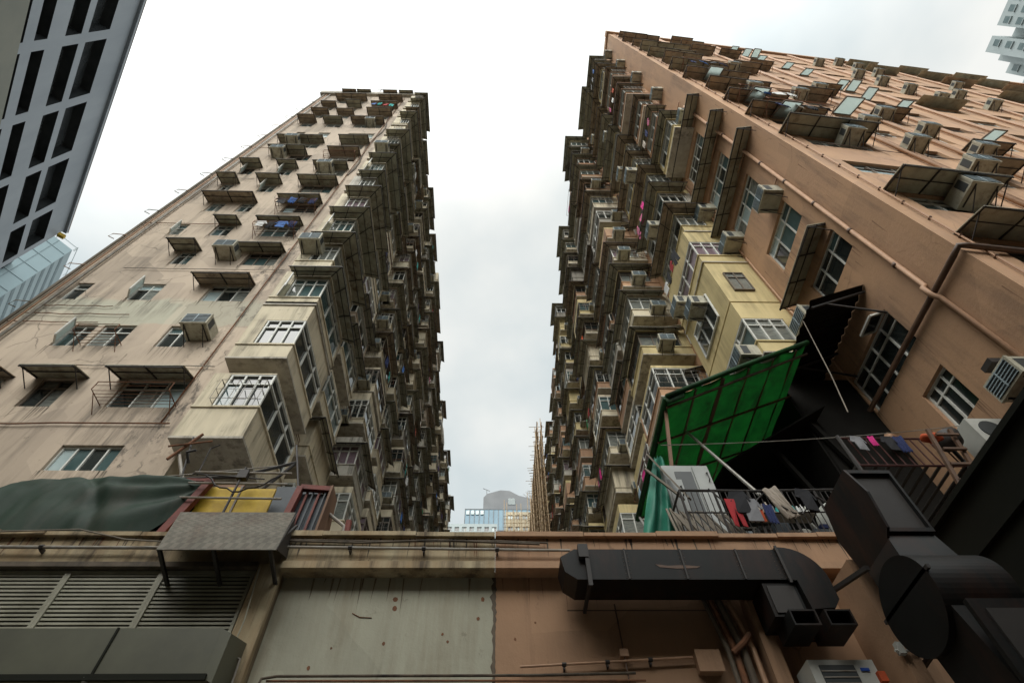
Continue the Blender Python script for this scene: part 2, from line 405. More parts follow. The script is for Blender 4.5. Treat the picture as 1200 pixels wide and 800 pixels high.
# ------------------------------------------------------------------ washing
GARM = {}
def garment_mesh(kind, colour):
    key = (kind, colour)
    if key in GARM: return GARM[key]
    mb = MB(); m = 'cloth ' + colour; t = .012
    if kind == 'shirt': loops = [[(-.2,0),(.2,0),(.34,-.28),(.25,-.34),(.19,-.2),(.2,-.68),(-.2,-.68),(-.19,-.2),(-.25,-.34),(-.34,-.28)]]
    elif kind == 'trousers': loops = [[(-.19,0),(.19,0),(.21,-.9),(.05,-.9),(0,-.32),(-.05,-.9),(-.2,-.9)]]
    else: loops = None
    if loops:
        import mathutils
        lp = loops[0]
        tris = mathutils.geometry.tessellate_polygon([[V((x,z,0)) for x, z in lp]])
        # fine columns give the cloth its hanging folds
        def fold(x, z): return .03*math.sin(x*26+z*3) * min(1, -z*2+.15)
        n = len(lp); i = len(mb.v)
        for sgn in (-1, 1):
            for x, z in lp: mb.v.append(V((x*.92, fold(x, z)+sgn*t, z)))
        for tr_ in tris:
            mb.f.append(tuple(i+k for k in tr_)); mb.m.append(m); mb.f.append(tuple(i+n+k for k in tr_[::-1])); mb.m.append(m)
        for k in range(n):
            mb.f.append((i+k, i+(k+1)%n, i+n+(k+1)%n, i+n+k)); mb.m.append(m)
    else:
        W, H = (.36, .75)
        def fr(s_): return lambda a, b: ((a-.5)*W*(1-.12*b), .035*math.sin(a*19+b*3)*(.3+b)+s_*t, -H*b+.02*math.sin(a*9))
        mb.grid(fr(-1), 14, 5, m); mb.grid(fr(1), 14, 5, m)
    me = mb.build('hanging_'+kind, origin=(0,0,0))
    GARM[key] = me
    me['_fresh'] = 1
    return me
NG = 0
def place_garment(kind, colour, loc, rz, where, scale=1.):
    global NG
    src = garment_mesh(kind, colour)
    if '_fresh' in src: o = src; del o['_fresh']
    else: o = src.copy(); C.objects.link(o)
    o.location = loc; o.rotation_euler = (0,0,rz); o.scale = (scale,)*3
    tag(o, '%s %s hung %s' % (colour, kind, where), 'laundry', 'washing hung out to dry'); NG += 1
    return o
GK = ['shirt', 'trousers', 'towel']
def washing(F, u0, u1, d, z, n, where, cols=None, scale=1.):
    used = []
    for k in range(n):
        for _ in range(20):
            kd, cl = rnd.choice(GK), rnd.choice(cols or list(CLOTH))
            if (kd, cl) not in used: break
        used.append((kd, cl))
        u = u0+(u1-u0)*(k+.5)/n
        place_garment(kd, cl, F.p(u, d+rnd.uniform(-.04,.04), z), F.rz()+rnd.uniform(-.25,.25), where, scale*rnd.uniform(.75,1))

# ================================================================== LEFT TOWER
left = thing('left_tower', 'tall left apartment tower with dirty pinkish street face and stacked cream bays along the canyon', 'building', (-11.7, 50, 0))
LTOP = 54.6
# street-face windows: (column x0, x1, k, has awning, awning x0, x1, ac, open sash, racks)
LW = []
def lw(k, x0, x1, cols=3, aw=None, zo=0., h=1.15, **o): LW.append((x0, x1, 12.65+FL*k+zo, 12.65+FL*k+zo+h, k, cols, aw, o))
lw(-1, -10.27, -8.82, 4, zo=.58, h=.8)
lw(0, -10.15, -8.42, 3, (-10.4, -8.35), rack=1)
lw(0, -12.4, -11.5, 2, (-12.65, -11.2)); lw(0, -14.4, -13.4, 2, (-14.6, -13.2))
lw(1, -10.3, -9.45, 2, ac=-9.1); lw(1, -12.35, -11.35, 2, rack=1); lw(1, -13.35, -12.55, 2, sash=1)
lw(2, -10.2, -8.7, 3, (-10.7, -8.7)); lw(2, -12.7, -11.8, 2, sash=1); lw(2, -14.9, -14.3, 1)
lw(3, -9.9, -8.6, 3, (-10.3, -8.5), ac=-10.5); lw(3, -12.6, -11.9, 2, (-12.9, -11.8)); 
lw(4, -10.2, -8.7, 3, (-10.5, -8.6), wash=1, rack=1); lw(4, -12.3, -11.5, 2, (-12.3, -11.3)); lw(4, -14.0, -13.5, 1, sash=1)
lw(5, -10.2, -8.6, 3, (-10.5, -8.5), wash=1, rack=1); lw(5, -13.7, -13.0, 2, (-14.0, -11.6)); lw(5, -12.3, -11.6, 2)
lw(6, -10.2, -8.6, 3, (-10.4, -8.4)); lw(6, -12.3, -11.5, 2, (-12.5, -11.3), sash=1); lw(6, -14.3, -13.7, 2, (-14.5, -13.5))
lw(7, -10.2, -8.6, 3, (-10.4, -8.5), ac=-9.6); lw(7, -12.3, -11.5, 2, (-12.4, -11.3), sash=1); lw(7, -14.3, -13.6, 2, (-14.4, -13.3), sash=1)
lw(8, -10.2, -8.6, 3, (-10.3, -8.4), rack=1); lw(8, -12.6, -11.3, 3, (-13.8, -11.6), ac=-13.1)
lw(9, -10.2, -8.7, 3, (-10.3, -8.4)); lw(9, -13.4, -11.5, 3, (-14.2, -11.3), ac=-13.1)
lw(10, -10.4, -8.6, 3, pale=1); lw(10, -12.4, -11.6, 1, pale=1); lw(10, -13.9, -13.3, 1)
lw(11, -10.5, -8.5, 4, (-10.8, -8.4), ac=-9.3); lw(11, -12.5, -11.4, 2, (-12.8, -11.4)); lw(11, -14.3, -13.4, 2, (-14.6, -13.3))
lw(12, -10.2, -8.6, 3, (-10.2, -8.3), aw2='awning_brown'); lw(12, -12.4, -11.5, 2, (-12.5, -11.2), aw2='awning_brown'); lw(12, -14.2, -13.4, 2, (-14.4, -13.1), aw2='awning_brown')
lw(13, -10.2, -8.6, 3, (-10.4, -8.3), wash=1); lw(13, -12.4, -11.5, 2, (-12.4, -11.2)); lw(13, -14.2, -13.4, 2, (-14.4, -13.2))
lw(14, -10.2, -8.6, 3, (-10.3, -8.3), aw2='awning_brown'); lw(14, -13.6, -11.5, 3, (-13.9, -11.3), aw2='awning_brown')
mb = MB()
wall_holes(mb, LF, -15.7, -7.45, 4, LTOP, [(a,b,c,d) for a,b,c,d,*_ in LW], .17, 'wall_pink')
p = LC.p
mb.quad(p(9.6,0,4), p(96,0,4), p(96,0,LTOP), p(9.6,0,LTOP), 'wall_cream')
mb.quad((-15.7,9.6,4), (-15.7,96,4), (-15.7,96,LTOP), (-15.7,9.6,LTOP), 'wall_pink')
mb.quad((-15.7,96,4), (-7.45,96,4), (-7.45,96,LTOP), (-15.7,96,LTOP), 'wall_pink')
mb.build('wall', left)
mb = MB(); mb.box(-15.68, -7.47, 9.62, 95.98, LTOP-.3, LTOP-.15, 'roof_concrete')
mb.box(-15.85, -7.2, 9.35, 9.75, LTOP-.25, LTOP+.6, 'soffit'); mb.box(-7.6, -7.15, 9.76, 96, LTOP-.25, LTOP+.6, 'soffit'); mb.box(-15.85, -15.5, 9.76, 96, LTOP-.25, LTOP+.6, 'soffit')
mb.build('roof_parapet', left)
mb = MB()
for (x, y, w, d_, h) in ((-12, 30, 4, 5, 3), (-11, 62, 4, 5, 3.4)): mb.box(x-w/2, x+w/2, y-d_/2, y+d_/2, LTOP-.2, LTOP+h, 'wall_grey')
mb.build('stair_house', left)
COLN = {0: 'inner', 1: 'middle', 2: 'outer'}
for a, b_, z0, z1, k, cols, aw, o in LW:
    add_window(left, LF, a, b_, z0, z1, cols=cols, transom=(z1-z0) > 1, d=-.12, g='glass_pale' if o.get('pale') else None,
               fm='frame_white' if rnd.random() < .8 else 'frame_dark')
    if aw: awning_mb(LF, aw[0], aw[1], z1-.2, rnd.uniform(.55,.7), .26, o.get('aw2', rnd.choice(['awning', 'awning', 'awning_brown']))).build('awning', left)
    col = 'inner' if a > -11 else 'middle' if a > -13.0 else 'outer'
    w_ = 'left tower street face, %s window column, %s storey up' % (col, ORD[k+1])
    if 'ac' in o: place_ac(LF.p(o['ac'], .02, z0+.35), LF.rz(), 'box air conditioner, ' + w_, 'air conditioners on the left street face', True)
    if o.get('rack'): rack_mb(LF, a-.1, b_+.1, z0+.05, .55).build('clothes_rack', left)
    if o.get('sash'):
        side_sash(LF, a+.1, z0+.1, z1-.1, (b_-a)*.45, rad(60)).build('casement', left)
    if o.get('wash'): washing(LF, a-.05, b_+.2, .5, z0+.5, 4, 'on the ' + w_.replace('window column, ', ''), ['navy','blue','white','black'] if k < 10 else ['red','teal','blue'])
# pipes on the left street face
def pipe(parent, pts, r, m='rust', name='pipe', n=6):
    mb = MB(); mb.tube(pts, r, m, n); return mb.build(name, parent, smooth=True)
for z, x0, x1 in ((11.95, -15.6, -8.1), (14.35, -13.4, -8.0), (16.6, -15.4, -12.6), (17.1, -15.3, -11.9), (17.6, -15.0, -12.7), (20.4, -13.9, -8.0), (24.7, -15.6, -11.5), (31, -15.5, -13), (37, -15.5, -12.4)):
    pts = [(x0+(x1-x0)*k/8, 9.53, z+rnd.uniform(-.03,.03)) for k in range(9)]
    pipe(left, pts, .016 if z > 12 else .02, rnd.choice(['rust','pipe_grey']))
for x, r, m in ((-15.45, .05, 'grey_wood'), (-15.2, .03, 'pipe_peach'), (-14.95, .045, 'pipe_grey')):
    pipe(left, [(x, 9.5, 5), (x, 9.5, LTOP)], r, m)
for k in range(-1, 15):                       # loops of pipe standing off the outer edge
    z = 12.2+FL*k
    pipe(left, [(-15.3, 9.45, z), (-15.85, 9.4, z), (-15.9, 9.4, z-.25), (-15.7, 9.5, z-.28)], .018, rnd.choice(['grey_wood','pipe_peach']))
for (x0, z0, x1, z1) in ((-8.35, 12, -8.3, LTOP-1),):
    pipe(left, [(x0+rnd.uniform(-.02,.02), 9.54, z0+(z1-z0)*k/12) for k in range(13)], .022, 'rust')
# grimy expansion crack running up beside the bays
mb = MB()
pts = [(-8.35+.15*math.sin(k*.9)+rnd.uniform(-.05,.05), 9.592, 32+k*1.2) for k in range(13)]
mb.tube(pts, [.03+.05*rnd.random() for _ in pts], 'pod_grime', 5); mb.build('drain_crack', left)

# ---- bays
BAYS = {'L': [], 'R': []}
def bay_mbs(F, y0, y1, D, z0, zs, zh, z1, wm, awn=None, frontcols=2, sidecols=3, fm='frame_white', trim=None, awm='awning', blank=False, dmin=-.1):
    body, fr, pn, aw = MB(), MB(), MB(), MB()
    body.fbox(F, y0, y1, dmin, D, z0, zs, wm); body.fbox(F, y0, y1, dmin, D, zh, z1, trim or wm)
    body.fbox(F, y0-.04, y1+.04, dmin, D+.04, zs-.06, zs-.001, wm)
    body.fbox(F, y0-.05, y1+.05, dmin, D+.05, z0-.07, z0-.001, 'soffit')
    body.fbox(F, y1-.15, y1-.002, dmin, D-.002, zs, zh, wm); body.fbox(F, y0+.002, y1-.1, dmin, .35, zs, zh, wm)
    if blank:
        body.fbox(F, y0+.002, y1-.16, .3, D-.002, zs, zh, wm)
    i = .07
    pn.fbox(F, y0+i, y1-.152, .352, D-i, zs, zh, gl((5,2.5,3.4,.25)) if rnd.random() < .9 else 'curtain_mauve')
    w = .05
    def post(u, d, a=w, b=w): fr.fbox(F, u-a/2, u+a/2, d-b/2, d+b/2, zs, zh, fm)
    if not blank:
        for k in range(sidecols+1): post(y0+.04+(y1-.2-y0)*k/sidecols, D-.04)
        for k in range(frontcols): post(y0+.04, .4+(D-.44)*k/frontcols)
        zt = zh-(zh-zs)*.3
        for z in (zs+.03, zt, zh-.03):
            fr.fbox(F, y0+.01, y1-.16, D-.075, D-.005, z-.024, z+.024, fm); fr.fbox(F, y0+.012, y0+.08, .36, D-.076, z-.022, z+.022, fm)
        p = F.p
        if rnd.random() < .5:   # one pane of another tone in front, one on the side
            pn.quad(p(y0+i-.012,.4,zs), p(y0+i-.012,.4+(D-.44)/frontcols,zs), p(y0+i-.012,.4+(D-.44)/frontcols,zt), p(y0+i-.012,.4,zt), gl((1,2,3,.4)))
        if rnd.random() < .5:
            a = y0+.04+(y1-.2-y0)/sidecols*rnd.randrange(sidecols); b = a+(y1-.2-y0)/sidecols
            pn.quad(p(a,D-i+.012,zs), p(b,D-i+.012,zs), p(b,D-i+.012,zt), p(a,D-i+.012,zt), gl((1,2,2,.7)))
        if rnd.random() < .4:   # wire cage in front of the street-facing window
            for k in range(6): fr.tube([p(y0-.25,.4+(D-.4)*k/5,zs), p(y0-.25,.4+(D-.4)*k/5,zs+.75), p(y0,.4+(D-.4)*k/5,zs+.8)], .011, 'pipe_grey', 4)
            for z in (zs+.02, zs+.38, zs+.75): fr.tube([p(y0,.4,z), p(y0-.25,.4,z), p(y0-.25,D,z), p(y0,D,z)], .011, 'pipe_grey', 4)
    if awn:
        pj, dr = awn; p = F.p; za = zh-.12+rnd.uniform(-.12,.1); t = V((0,0,.02)); s0 = .25
        A = [p(y0-.01,s0,za+dr), p(y0-.01,D+.01,za+dr), p(y0-pj,D+pj,za), p(y0-pj,s0,za)]
        aw.hexa(A+[q+t for q in A], awm)
        B = [p(y0-.01,D+.01,za+dr), p(y1,D+.01,za+dr), p(y1,D+pj,za), p(y0-pj,D+pj,za)]
        aw.hexa(B+[q+t for q in B], awm)
        dn = V((0,0,-.03)); pm = 'iron_dark'
        aw.beam(A[3]+dn, A[2]+dn, .03, .03, pm); aw.beam(A[2]+dn, B[2]+dn, .03, .03, pm); aw.beam(A[1]+dn, A[2]+dn, .03, .03, pm)
        for f in (.1, .5):
            aw.beam(A[0].lerp(A[1],f)+dn, A[3].lerp(A[2],f)+dn, .025, .025, pm)
        for f in (.25, .6, .95):
            aw.beam(B[0].lerp(B[1],f)+dn, B[3].lerp(B[2],f)+dn, .025, .025, pm)
        aw.beam(A[0].lerp(A[3],.5)+dn, A[1].lerp(A[2],.5)+dn, .02, .02, pm); aw.beam(B[0].lerp(B[3],.5)+dn, B[1].lerp(B[2],.5)+dn, .02, .02, pm)
    return body, fr, pn, aw
def put_bay(side, parts, c): BAYS[side].append((c.length, parts))
def stack_word(i): return '%s bay stack' % ORD[i]
# left corner stack
for k in range(0, 15):
    zs = 12.2+FL*k; zh = zs+1.3
    D = 1.55 if k < 3 else 1.3 if k < 6 else 1.1 if k < 10 else .95
    z0 = 11.1 if k == 0 else 14.25 if k == 1 else zs-.5
    z1 = zh+.05 if k == 0 else zh+1.15 if k == 1 else zh+.55
    parts = bay_mbs(LC, 9.15, 11.9, D, z0, zs, zh, z1, 'wall_cream' if k != 6 else 'wall_grey', awn=None if k in (0, 1, 10) else ((.55 if k < 12 else .4)+rnd.uniform(-.12,.14), rnd.uniform(.15,.38)),
                    frontcols=3, sidecols=3, awm='awning_pale' if k in (3,) else rnd.choice(['awning','awning','awning_brown']), blank=False)
    if k in (2, 4, 7): parts[1].add(side_sash(Frame((0,9.15,0),(1,0,0),(0,-1,0)), -7.3, zs+.05, zs+.95, .5, rad(50)))
    put_bay('L', parts, V((-6.5, 9.5, zs)))
    if k in (0, 2, 3, 5, 7, 8, 11): place_ac(LC.p(12.35, .02+.6, zs+.1), LC.rz(), 'air conditioner behind the left corner bay, %s storey up' % ORD[k+1], 'air conditioners along the left canyon')
    if k in (3, 8): place_ac((-7.1+.2*(k==8), 9.13, zs+.55), 0, 'air conditioner on the front of the left corner bay, %s storey up' % ORD[k+1], 'air conditioners along the left canyon', True)
ly = []; y = 13.1; i = 0
while y < 92:
    ln = 2.7+rnd.uniform(-.2,.3); ly.append((y, y+ln)); y += ln+1.55+rnd.uniform(-.2,.3); i += 1
rec = {'L': MB(), 'R': MB()}
def recess(F, side, y0, y1, z, k, si, wm):
    if rnd.random() < .75:
        fr, pn = win_mbs(F, y0+.2, y1-.2, z, z+1.0, cols=2, d=.03, transom=rnd.random() < .5, fm=rnd.choice(['frame_white','frame_white','frame_dark']))
        rec[side].add(fr); rec[side].add(pn)
    if rnd.random() < .35: rec[side].add(rack_mb(F, y0+.1, y1-.1, z-.1, rnd.uniform(.5,1.1), rnd.choice(['rust','pipe_grey']), .25))
    if rnd.random() < .55: rec[side].add(awning_mb(F, y0+.03, y1-.03, z+1.0, rnd.uniform(.5,1.2), .3, rnd.choice(['awning','awning_brown','awning']), ribs=rnd.random()<.5))
for si, (a, b_) in enumerate(ly):
    deep = rnd.choice([1.05, 1.2, 1.25]) if si % 2 else rnd.choice([.65, .85])
    wmS = rnd.choice(['wall_cream','wall_cream','wall_grey'])
    for k in range(-2, 15):
        zs = 12.2+FL*k + (.35 if si % 2 else 0)+rnd.uniform(-.1,.1)
        if zs > LTOP-1.6: continue
        zh = zs+rnd.uniform(1.1,1.35); D = deep+rnd.uniform(-.12,.12)+.8*max(0,(7-k)/8)
        wm = wmS if rnd.random() < .75 else rnd.choice(['wall_cream','wall_grey','wall_dark','wall_pink'])
        z0 = zs-rnd.choice([.35,.5,.6,.85]); z1 = zh+rnd.choice([.15,.3,.5])
        aw = (rnd.uniform(.35,.5), rnd.uniform(.15,.35)) if rnd.random() < (.72 if k > 3 else .3) else None
        parts = bay_mbs(LC, a+rnd.uniform(-.1,.1), b_, D, z0, zs, zh, z1, wm, aw, 2 if D < 1.2 else 3, 3, awm=rnd.choice(['awning','awning','awning_brown','awning_pale']),
                        fm=rnd.choice(['frame_white','frame_white','frame_dark']), blank=rnd.random() < .08)
        put_bay('L', parts, V((-6.5, a, zs)))
        recess(LC, 'L', (ly[si-1][1] if si else 11.9), a, zs-.1, k, si, wm)
        r = rnd.random(); wh = 'left canyon side, %s storey up, %s back' % (ORD[k+2], stack_word(si+1))
        if r < (.62 if si < 6 else .38): place_ac(LC.p(a-.02, .42+rnd.uniform(0, max(.05,D-.8)), zs-rnd.choice([.05,.42,.5])), 0, 'air conditioner, ' + wh, 'air conditioners along the left canyon')
        if rnd.random() < .35 and si < 7: place_ac(LC.p(b_+.5, .02, zs+rnd.uniform(-.3,.5)), LC.rz(), 'wall-hung air conditioner, ' + wh, 'air conditioners along the left canyon')
        if rnd.random() < .17 and si < 12: washing(LC, a, b_-.5, D+.25, zs+.1, 2, wh, scale=1.15); rec['L'].add(rack_mb(LC, a-.1, b_-.3, zs+.12, D+.35, 'rust', .1))
for si, (a, b_) in enumerate(ly):      # soil pipes in the recesses
    for u, r in ((b_+.12, .06), (b_+.3, .035)):
        rec['L'].tube([LC.p(u,.09,4), LC.p(u,.09,LTOP-.5)], r, rnd.choice(['pipe_grey','rust']), 6)

# ================================================================== RIGHT TOWER
right = thing('right_tower', 'tall right apartment tower with peach painted walls and dark awnings', 'building', (20, 50, 0))
RTOP = 56.
# canyon-side plain wall with its big windows
RW = [(6.58, 7.45, 9.62, 10.75, 3), (6.5, 8.7, 11.6, 12.85, 4), (5.75, 7.55, 15.1-.3, 15.95, 3), (6.0, 7.9, 17.55, 18.95, 3), (6.1, 8.3, 20.9, 22.1, 4), (6.1, 8.3, 24.0, 25.2, 4),
      (6.1, 8.3, 27.3, 28.5, 4), (7.0, 8.3, 30.4, 31.4, 3)]
mb = MB()
wall_holes(mb, RC, 4.4, 12.6, 3, RTOP, [w[:4] for w in RW], .2, 'wall_peach')
mb.quad((9.2,12.6,3), (8.2,12.6,3), (8.2,12.6,RTOP), (9.2,12.6,RTOP), 'wall_peach')
mb.quad((8.2,12.6,3), (8.2,90,3), (8.2,90,RTOP), (8.2,12.6,RTOP), 'wall_peach')
RFW = []
for k in range(-2, 14):
    z = 15.15+FR*k - 1.
    if z < 6 or z+1.1 > RTOP-.4: continue
    for s0, s1, cols in ((1.0, 3.4, 3), (5.1, 6.1, 2), (7.4, 8.2, 1), (9.6, 11.2, 2), (13.4, 15.2, 2), (17, 18.4, 2), (20.5, 22.5, 2), (25, 27, 2), (30, 32, 2)):
        RFW.append((s0, s1, z, z+1.15, cols, k))
wall_holes(mb, RF, 0, 42, 3, RTOP, [w[:4] for w in RFW], .2, 'wall_peach')
e0, e1 = RF.p(42,0,0), V((49, 90, 0))
mb.quad(RF.p(42,0,3), (51,90,3), (51,90,RTOP), RF.p(42,0,RTOP), 'wall_peach'); mb.quad((8.2,90,3), (51,90,3), (51,90,RTOP), (8.2,90,RTOP), 'wall_peach')
mb.build('wall', right)
mb = MB(); mb.hexa([V((8.25,12.65,RTOP-.3)), RF.p(.1,-8.2,RTOP-.3), V((50.5,12,RTOP-.3)), V((50.5,89,RTOP-.3)), V((8.25,12.65,RTOP-.15)), RF.p(.1,-8.2,RTOP-.15), V((50.5,12,RTOP-.15)), V((50.5,89,RTOP-.15))], 'roof_concrete')
mb.fbox(RF, -.15, 42, -.3, .18, RTOP-.2, RTOP+.55, 'wall_peach'); mb.fbox(RC, 4.75, 12.5, -.3, .12, RTOP-.2, RTOP+.5, 'wall_peach'); mb.fbox(RD, 12.45, 90, -.3, .3, RTOP-.2, RTOP+.5, 'soffit')
mb.build('roof_parapet', right)
for (u0, u1, z0, z1, cols) in RW:
    add_window(right, RC, u0, u1, z0, z1, cols=cols, transom=True, d=-.14, g='glass_dark' if z0 < 13 else None, fm='frame_white')
open_sash(RC, 6.55, 7.1, 12.3, 12.8, rad(65), 'glass_dark', 'frame_white').build('sash', right)
for (z, y0, y1) in ((16.0, 5.7, 8.4), (22.4, 4.55, 9.0), (25.5, 4.55, 9.0), (28.9, 4.55, 9.0)):
    awning_mb(RC, y0, y1, z, .65, .3, 'awning').build('awning', right)
RACL = 'air conditioner on the right tower plain side wall, '
place_ac(RC.p(8.15, .02, 14.7), RC.rz(), RACL+'under the lowest narrow awning', 'air conditioners on the right side wall', True)
place_ac(RC.p(6.1, .02, 19.05), RC.rz(), RACL+'top corner of an unshaded window', 'air conditioners on the right side wall', True)
place_ac(RC.p(8.5, .02, 20.9), RC.rz(), RACL+'beside the second awning', 'air conditioners on the right side wall', True)
place_ac(RC.p(8.6, .02, 24.2), RC.rz(), RACL+'beside the third awning', 'air conditioners on the right side wall', True)
place_ac(RC.p(5.6, .02, 8.75), RC.rz(), RACL+'beside the lowest window', 'air conditioners on the right side wall')
# street face of the right tower
acg = 'air conditioners on the right street face'
for (s0, s1, z0, z1, cols, k) in RFW:
    far = s0 > 12
    if k >= 0 or s0 < 12:
        if not far: add_window(right, RF, s0, s1, z0, z1, cols=cols, transom=not far, d=-.14, fm=rnd.choice(['frame_white','frame_dark']), g='glass_pale' if k == 1 and s0 < 2 else None)
        else:
            fr, pn = win_mbs(RF, s0, s1, z0, z1, cols, False, -.14); rec['R'].add(fr); rec['R'].add(pn)
    cn = {1.0: 'nearest', 5.1: 'second', 7.4: 'third', 9.6: 'fourth', 13.4: 'fifth', 17: 'sixth', 20.5: 'seventh', 25: 'eighth', 30: 'ninth'}[s0]
    wh = 'right tower street face, %s window column, %s storey up' % (cn, ORD[k+2])
    if s0 == 1.0:
        if k != 1: awning_mb(RF, rnd.uniform(.15,.6), rnd.uniform(2.6,3.9) if k > 2 else 3.5, z1-.2, rnd.uniform(.5,.75) if k > 2 else .75, .28, rnd.choice(['awning','awning_brown'])).build('awning', right)
        if k in (0, 2, 5): place_ac(RF.p(2.5, .02, z0+.45), RF.rz(), 'air conditioner, '+wh, acg, k < 2)
        if k in (3, 4, 7): washing(RF, 1.0, 3.2, .6, z0+.9, 4, 'on the '+wh.replace('window column, ',''), ['navy','white','blue','black']); rack_mb(RF, .8, 3.4, z0+.9, .7).build('clothes_rack', right)
        if k in (3, 4, 6): open_sash(RF, 1.2, 1.9, z0+.1, z1-.1, rad(50)).build('sash', right)
    elif s0 == 5.1:
        if rnd.random() < .45 or k in (0, 1): awning_mb(RF, 4.7, 6.5, z1-.2, .65, .28, 'awning_brown').build('awning', right)
        if k in (0, 1, 2, 3, 5, 8): place_ac(RF.p(4.6, .02, z0+.2), RF.rz(), 'air conditioner, '+wh, acg, k < 2)
        elif rnd.random() < .3: open_sash(RF, 5.2, 6.0, z0+.1, z1-.1, rad(55)).build('sash', right)
    elif s0 == 7.4:
        if k in (0, 1, 2, 3, 4, 6): place_ac(RF.p(7.0, .02, z0+.2), RF.rz(), 'air conditioner, '+wh, acg)
        if rnd.random() < .5: awning_mb(RF, 6.9, 8.5, z1-.2, .6, .28, 'awning_brown').build('awning', right)
    elif s0 == 9.6:
        for q in (0, 1):
            if rnd.random() < .5: open_sash(RF, 9.75+q*.75, 10.3+q*.75, z0+.35, z1-.1, rad(rnd.choice([40,55,65]))).build('sash', right)
    else:
        if rnd.random() < .22 or (k > 10 and rnd.random() < .5) or (s0 > 24 and rnd.random() < .3): rec['R'].add(awning_mb(RF, s0-.5, s1+rnd.uniform(.0,.5), z1-.25, .6, .4, rnd.choice(['awning','awning','awning_brown']), ribs=False))
        if rnd.random() < .28 and k > 1: place_ac(RF.p(s1+.5, .02, z0+.2), RF.rz(), 'air conditioner, '+wh, acg)
# pipes of the right tower
def clips(mb, pts, r, m):
    for q in pts: mb.tube([V(q)+V((0,0,-.05)), V(q)+V((0,0,.05))], r, m, 8)
mb = MB(); mb.tube([RC.p(5.4,.08,6), RC.p(5.4,.08,11.45), RC.p(5.4,.2,11.55), RC.p(5.4,.2,11.85), RC.p(5.4,.08,11.95), RC.p(5.45,.08,30.8)], .06, 'pipe_peach', 8)
clips(mb, [RC.p(5.42,.08,z) for z in range(7, 31, 2) if not 11 <= z <= 12], .075, 'pipe_brown'); mb.build('pipe', right, smooth=True)
q = [RF.p(8,.1,11.55), RF.p(.25,.1,11.6), RF.p(.05,.1,11.6), RC.p(4.32,.1,11.62), RC.p(4.55,.1,11.62), RC.p(9.1,.1,11.75), RC.p(9.15,.1,11.6), RC.p(9.15,.1,7)]
pipe(right, q, .065, 'pipe_brown', n=8)
mb = MB(); mb.tube([RF.p(.45,.05,5), RF.p(.45,.05,RTOP)], .022, 'pipe_peach', 6)
for z in range(6, 55, 1): mb.tube([RF.p(.45,0,z+.3), RF.p(.45,.09,z+.3)], .03, 'pipe_brown', 5)
mb.build('pipe', right)
for s in (4.2, 6.8, 9.1, 12.3, 16, 19.4, 23.8, 28.5, 34):
    for o_, r in ((0, .06), (.25, .04)):
        pipe(right, [RF.p(s+o_,.09,4), RF.p(s+o_,.09,RTOP-.4)], r, 'pipe_peach')
for z in (12.9, 14.0, 17.2, 20.1, 23, 25.9, 28.8, 31.7, 34.6, 40):      # cables sagging across the street face
    s0 = rnd.uniform(1, 5); s1 = s0+rnd.uniform(4, 14)
    pipe(right, [RF.p(s0+(s1-s0)*k/10, .06, z-.25*math.sin(math.pi*k/10)) for k in range(11)], .012, 'pipe_brown', 'cable')
for z in (19.6, 22.6, 25.6, 28.9, 31.8):                             # short branch pipes on the side wall
    pipe(right, [RC.p(5.42,.07,z), RC.p(6.6,.07,z+.1)], .03, 'pipe_peach')
    pipe(right, [RC.p(8.65,.05,z-2.2), RC.p(8.65,.05,z+.6)], .025, 'pipe_peach')
pipe(right, [RC.p(8.65,.05,12.5), RC.p(8.65,.05,20)], .03, 'pipe_peach')

# yellow corner stack
for j in range(0, 14):
    zh = 16.15+FR*j; zs = zh-1.25
    if j < 3: wm, D, aw = 'wall_yellow', 1.65, None
    else: wm, D, aw = rnd.choice(['wall_yellow','wall_yellow','wall_grey','wall_peach']), 1.55, (.55, .28)
    z0 = zs-.6; z1 = z0+FR-.08 if j < 3 else zh+.5
    sm = (j == 1)
    D += rnd.uniform(-.1,.1) if j > 2 else 0; aw = aw and (aw[0]+rnd.uniform(-.14,.1), rnd.uniform(.15,.4))
    parts = bay_mbs(RC, 8.8, 11.9, D, z0, zs, zh, z1, wm, aw, 3, 4, awm=rnd.choice(['awning','awning','awning_brown']), blank=False, trim=None if j < 3 else 'wall_yellow')
    if sm:   # the small three-light window in a plain yellow front
        body, fr, pn, a_ = MB(), MB(), MB(), MB()
        body.fbox(RC, 8.8, 11.9, -.1, D, z0, z1, wm); body.fbox(RC, 8.76, 11.94, -.1, D+.04, z1-.001, z1+.07, wm)
        G = Frame((9.2, 8.8, 0), (-1,0,0), (0,-1,0))
        f2, p2 = win_mbs(G, .55, 1.25, zs+.1, zh+.1, 2, True, .03, 'frame_dark', 'glass_curtain'); fr.add(f2); pn.add(p2)
        f2, p2 = win_mbs(Frame((9.2-D,0,0),(0,1,0),(-1,0,0)), 9.6, 11.4, zs-.2, zh+.1, 3, True, .03); fr.add(f2); pn.add(p2)
        parts = (body, fr, pn, a_)
    put_bay('R', parts, V((7.6, 9, zs)))
    if j in (0, 1, 2, 4, 6, 7, 9, 11): place_ac(RC.p(9.3+(j%3)*.8, D, zs+.9 if sm else zs-.55), RC.rz(), 'air conditioner on the right corner bay stack, %s storey up' % ORD[j+1], 'air conditioners along the right canyon', True)
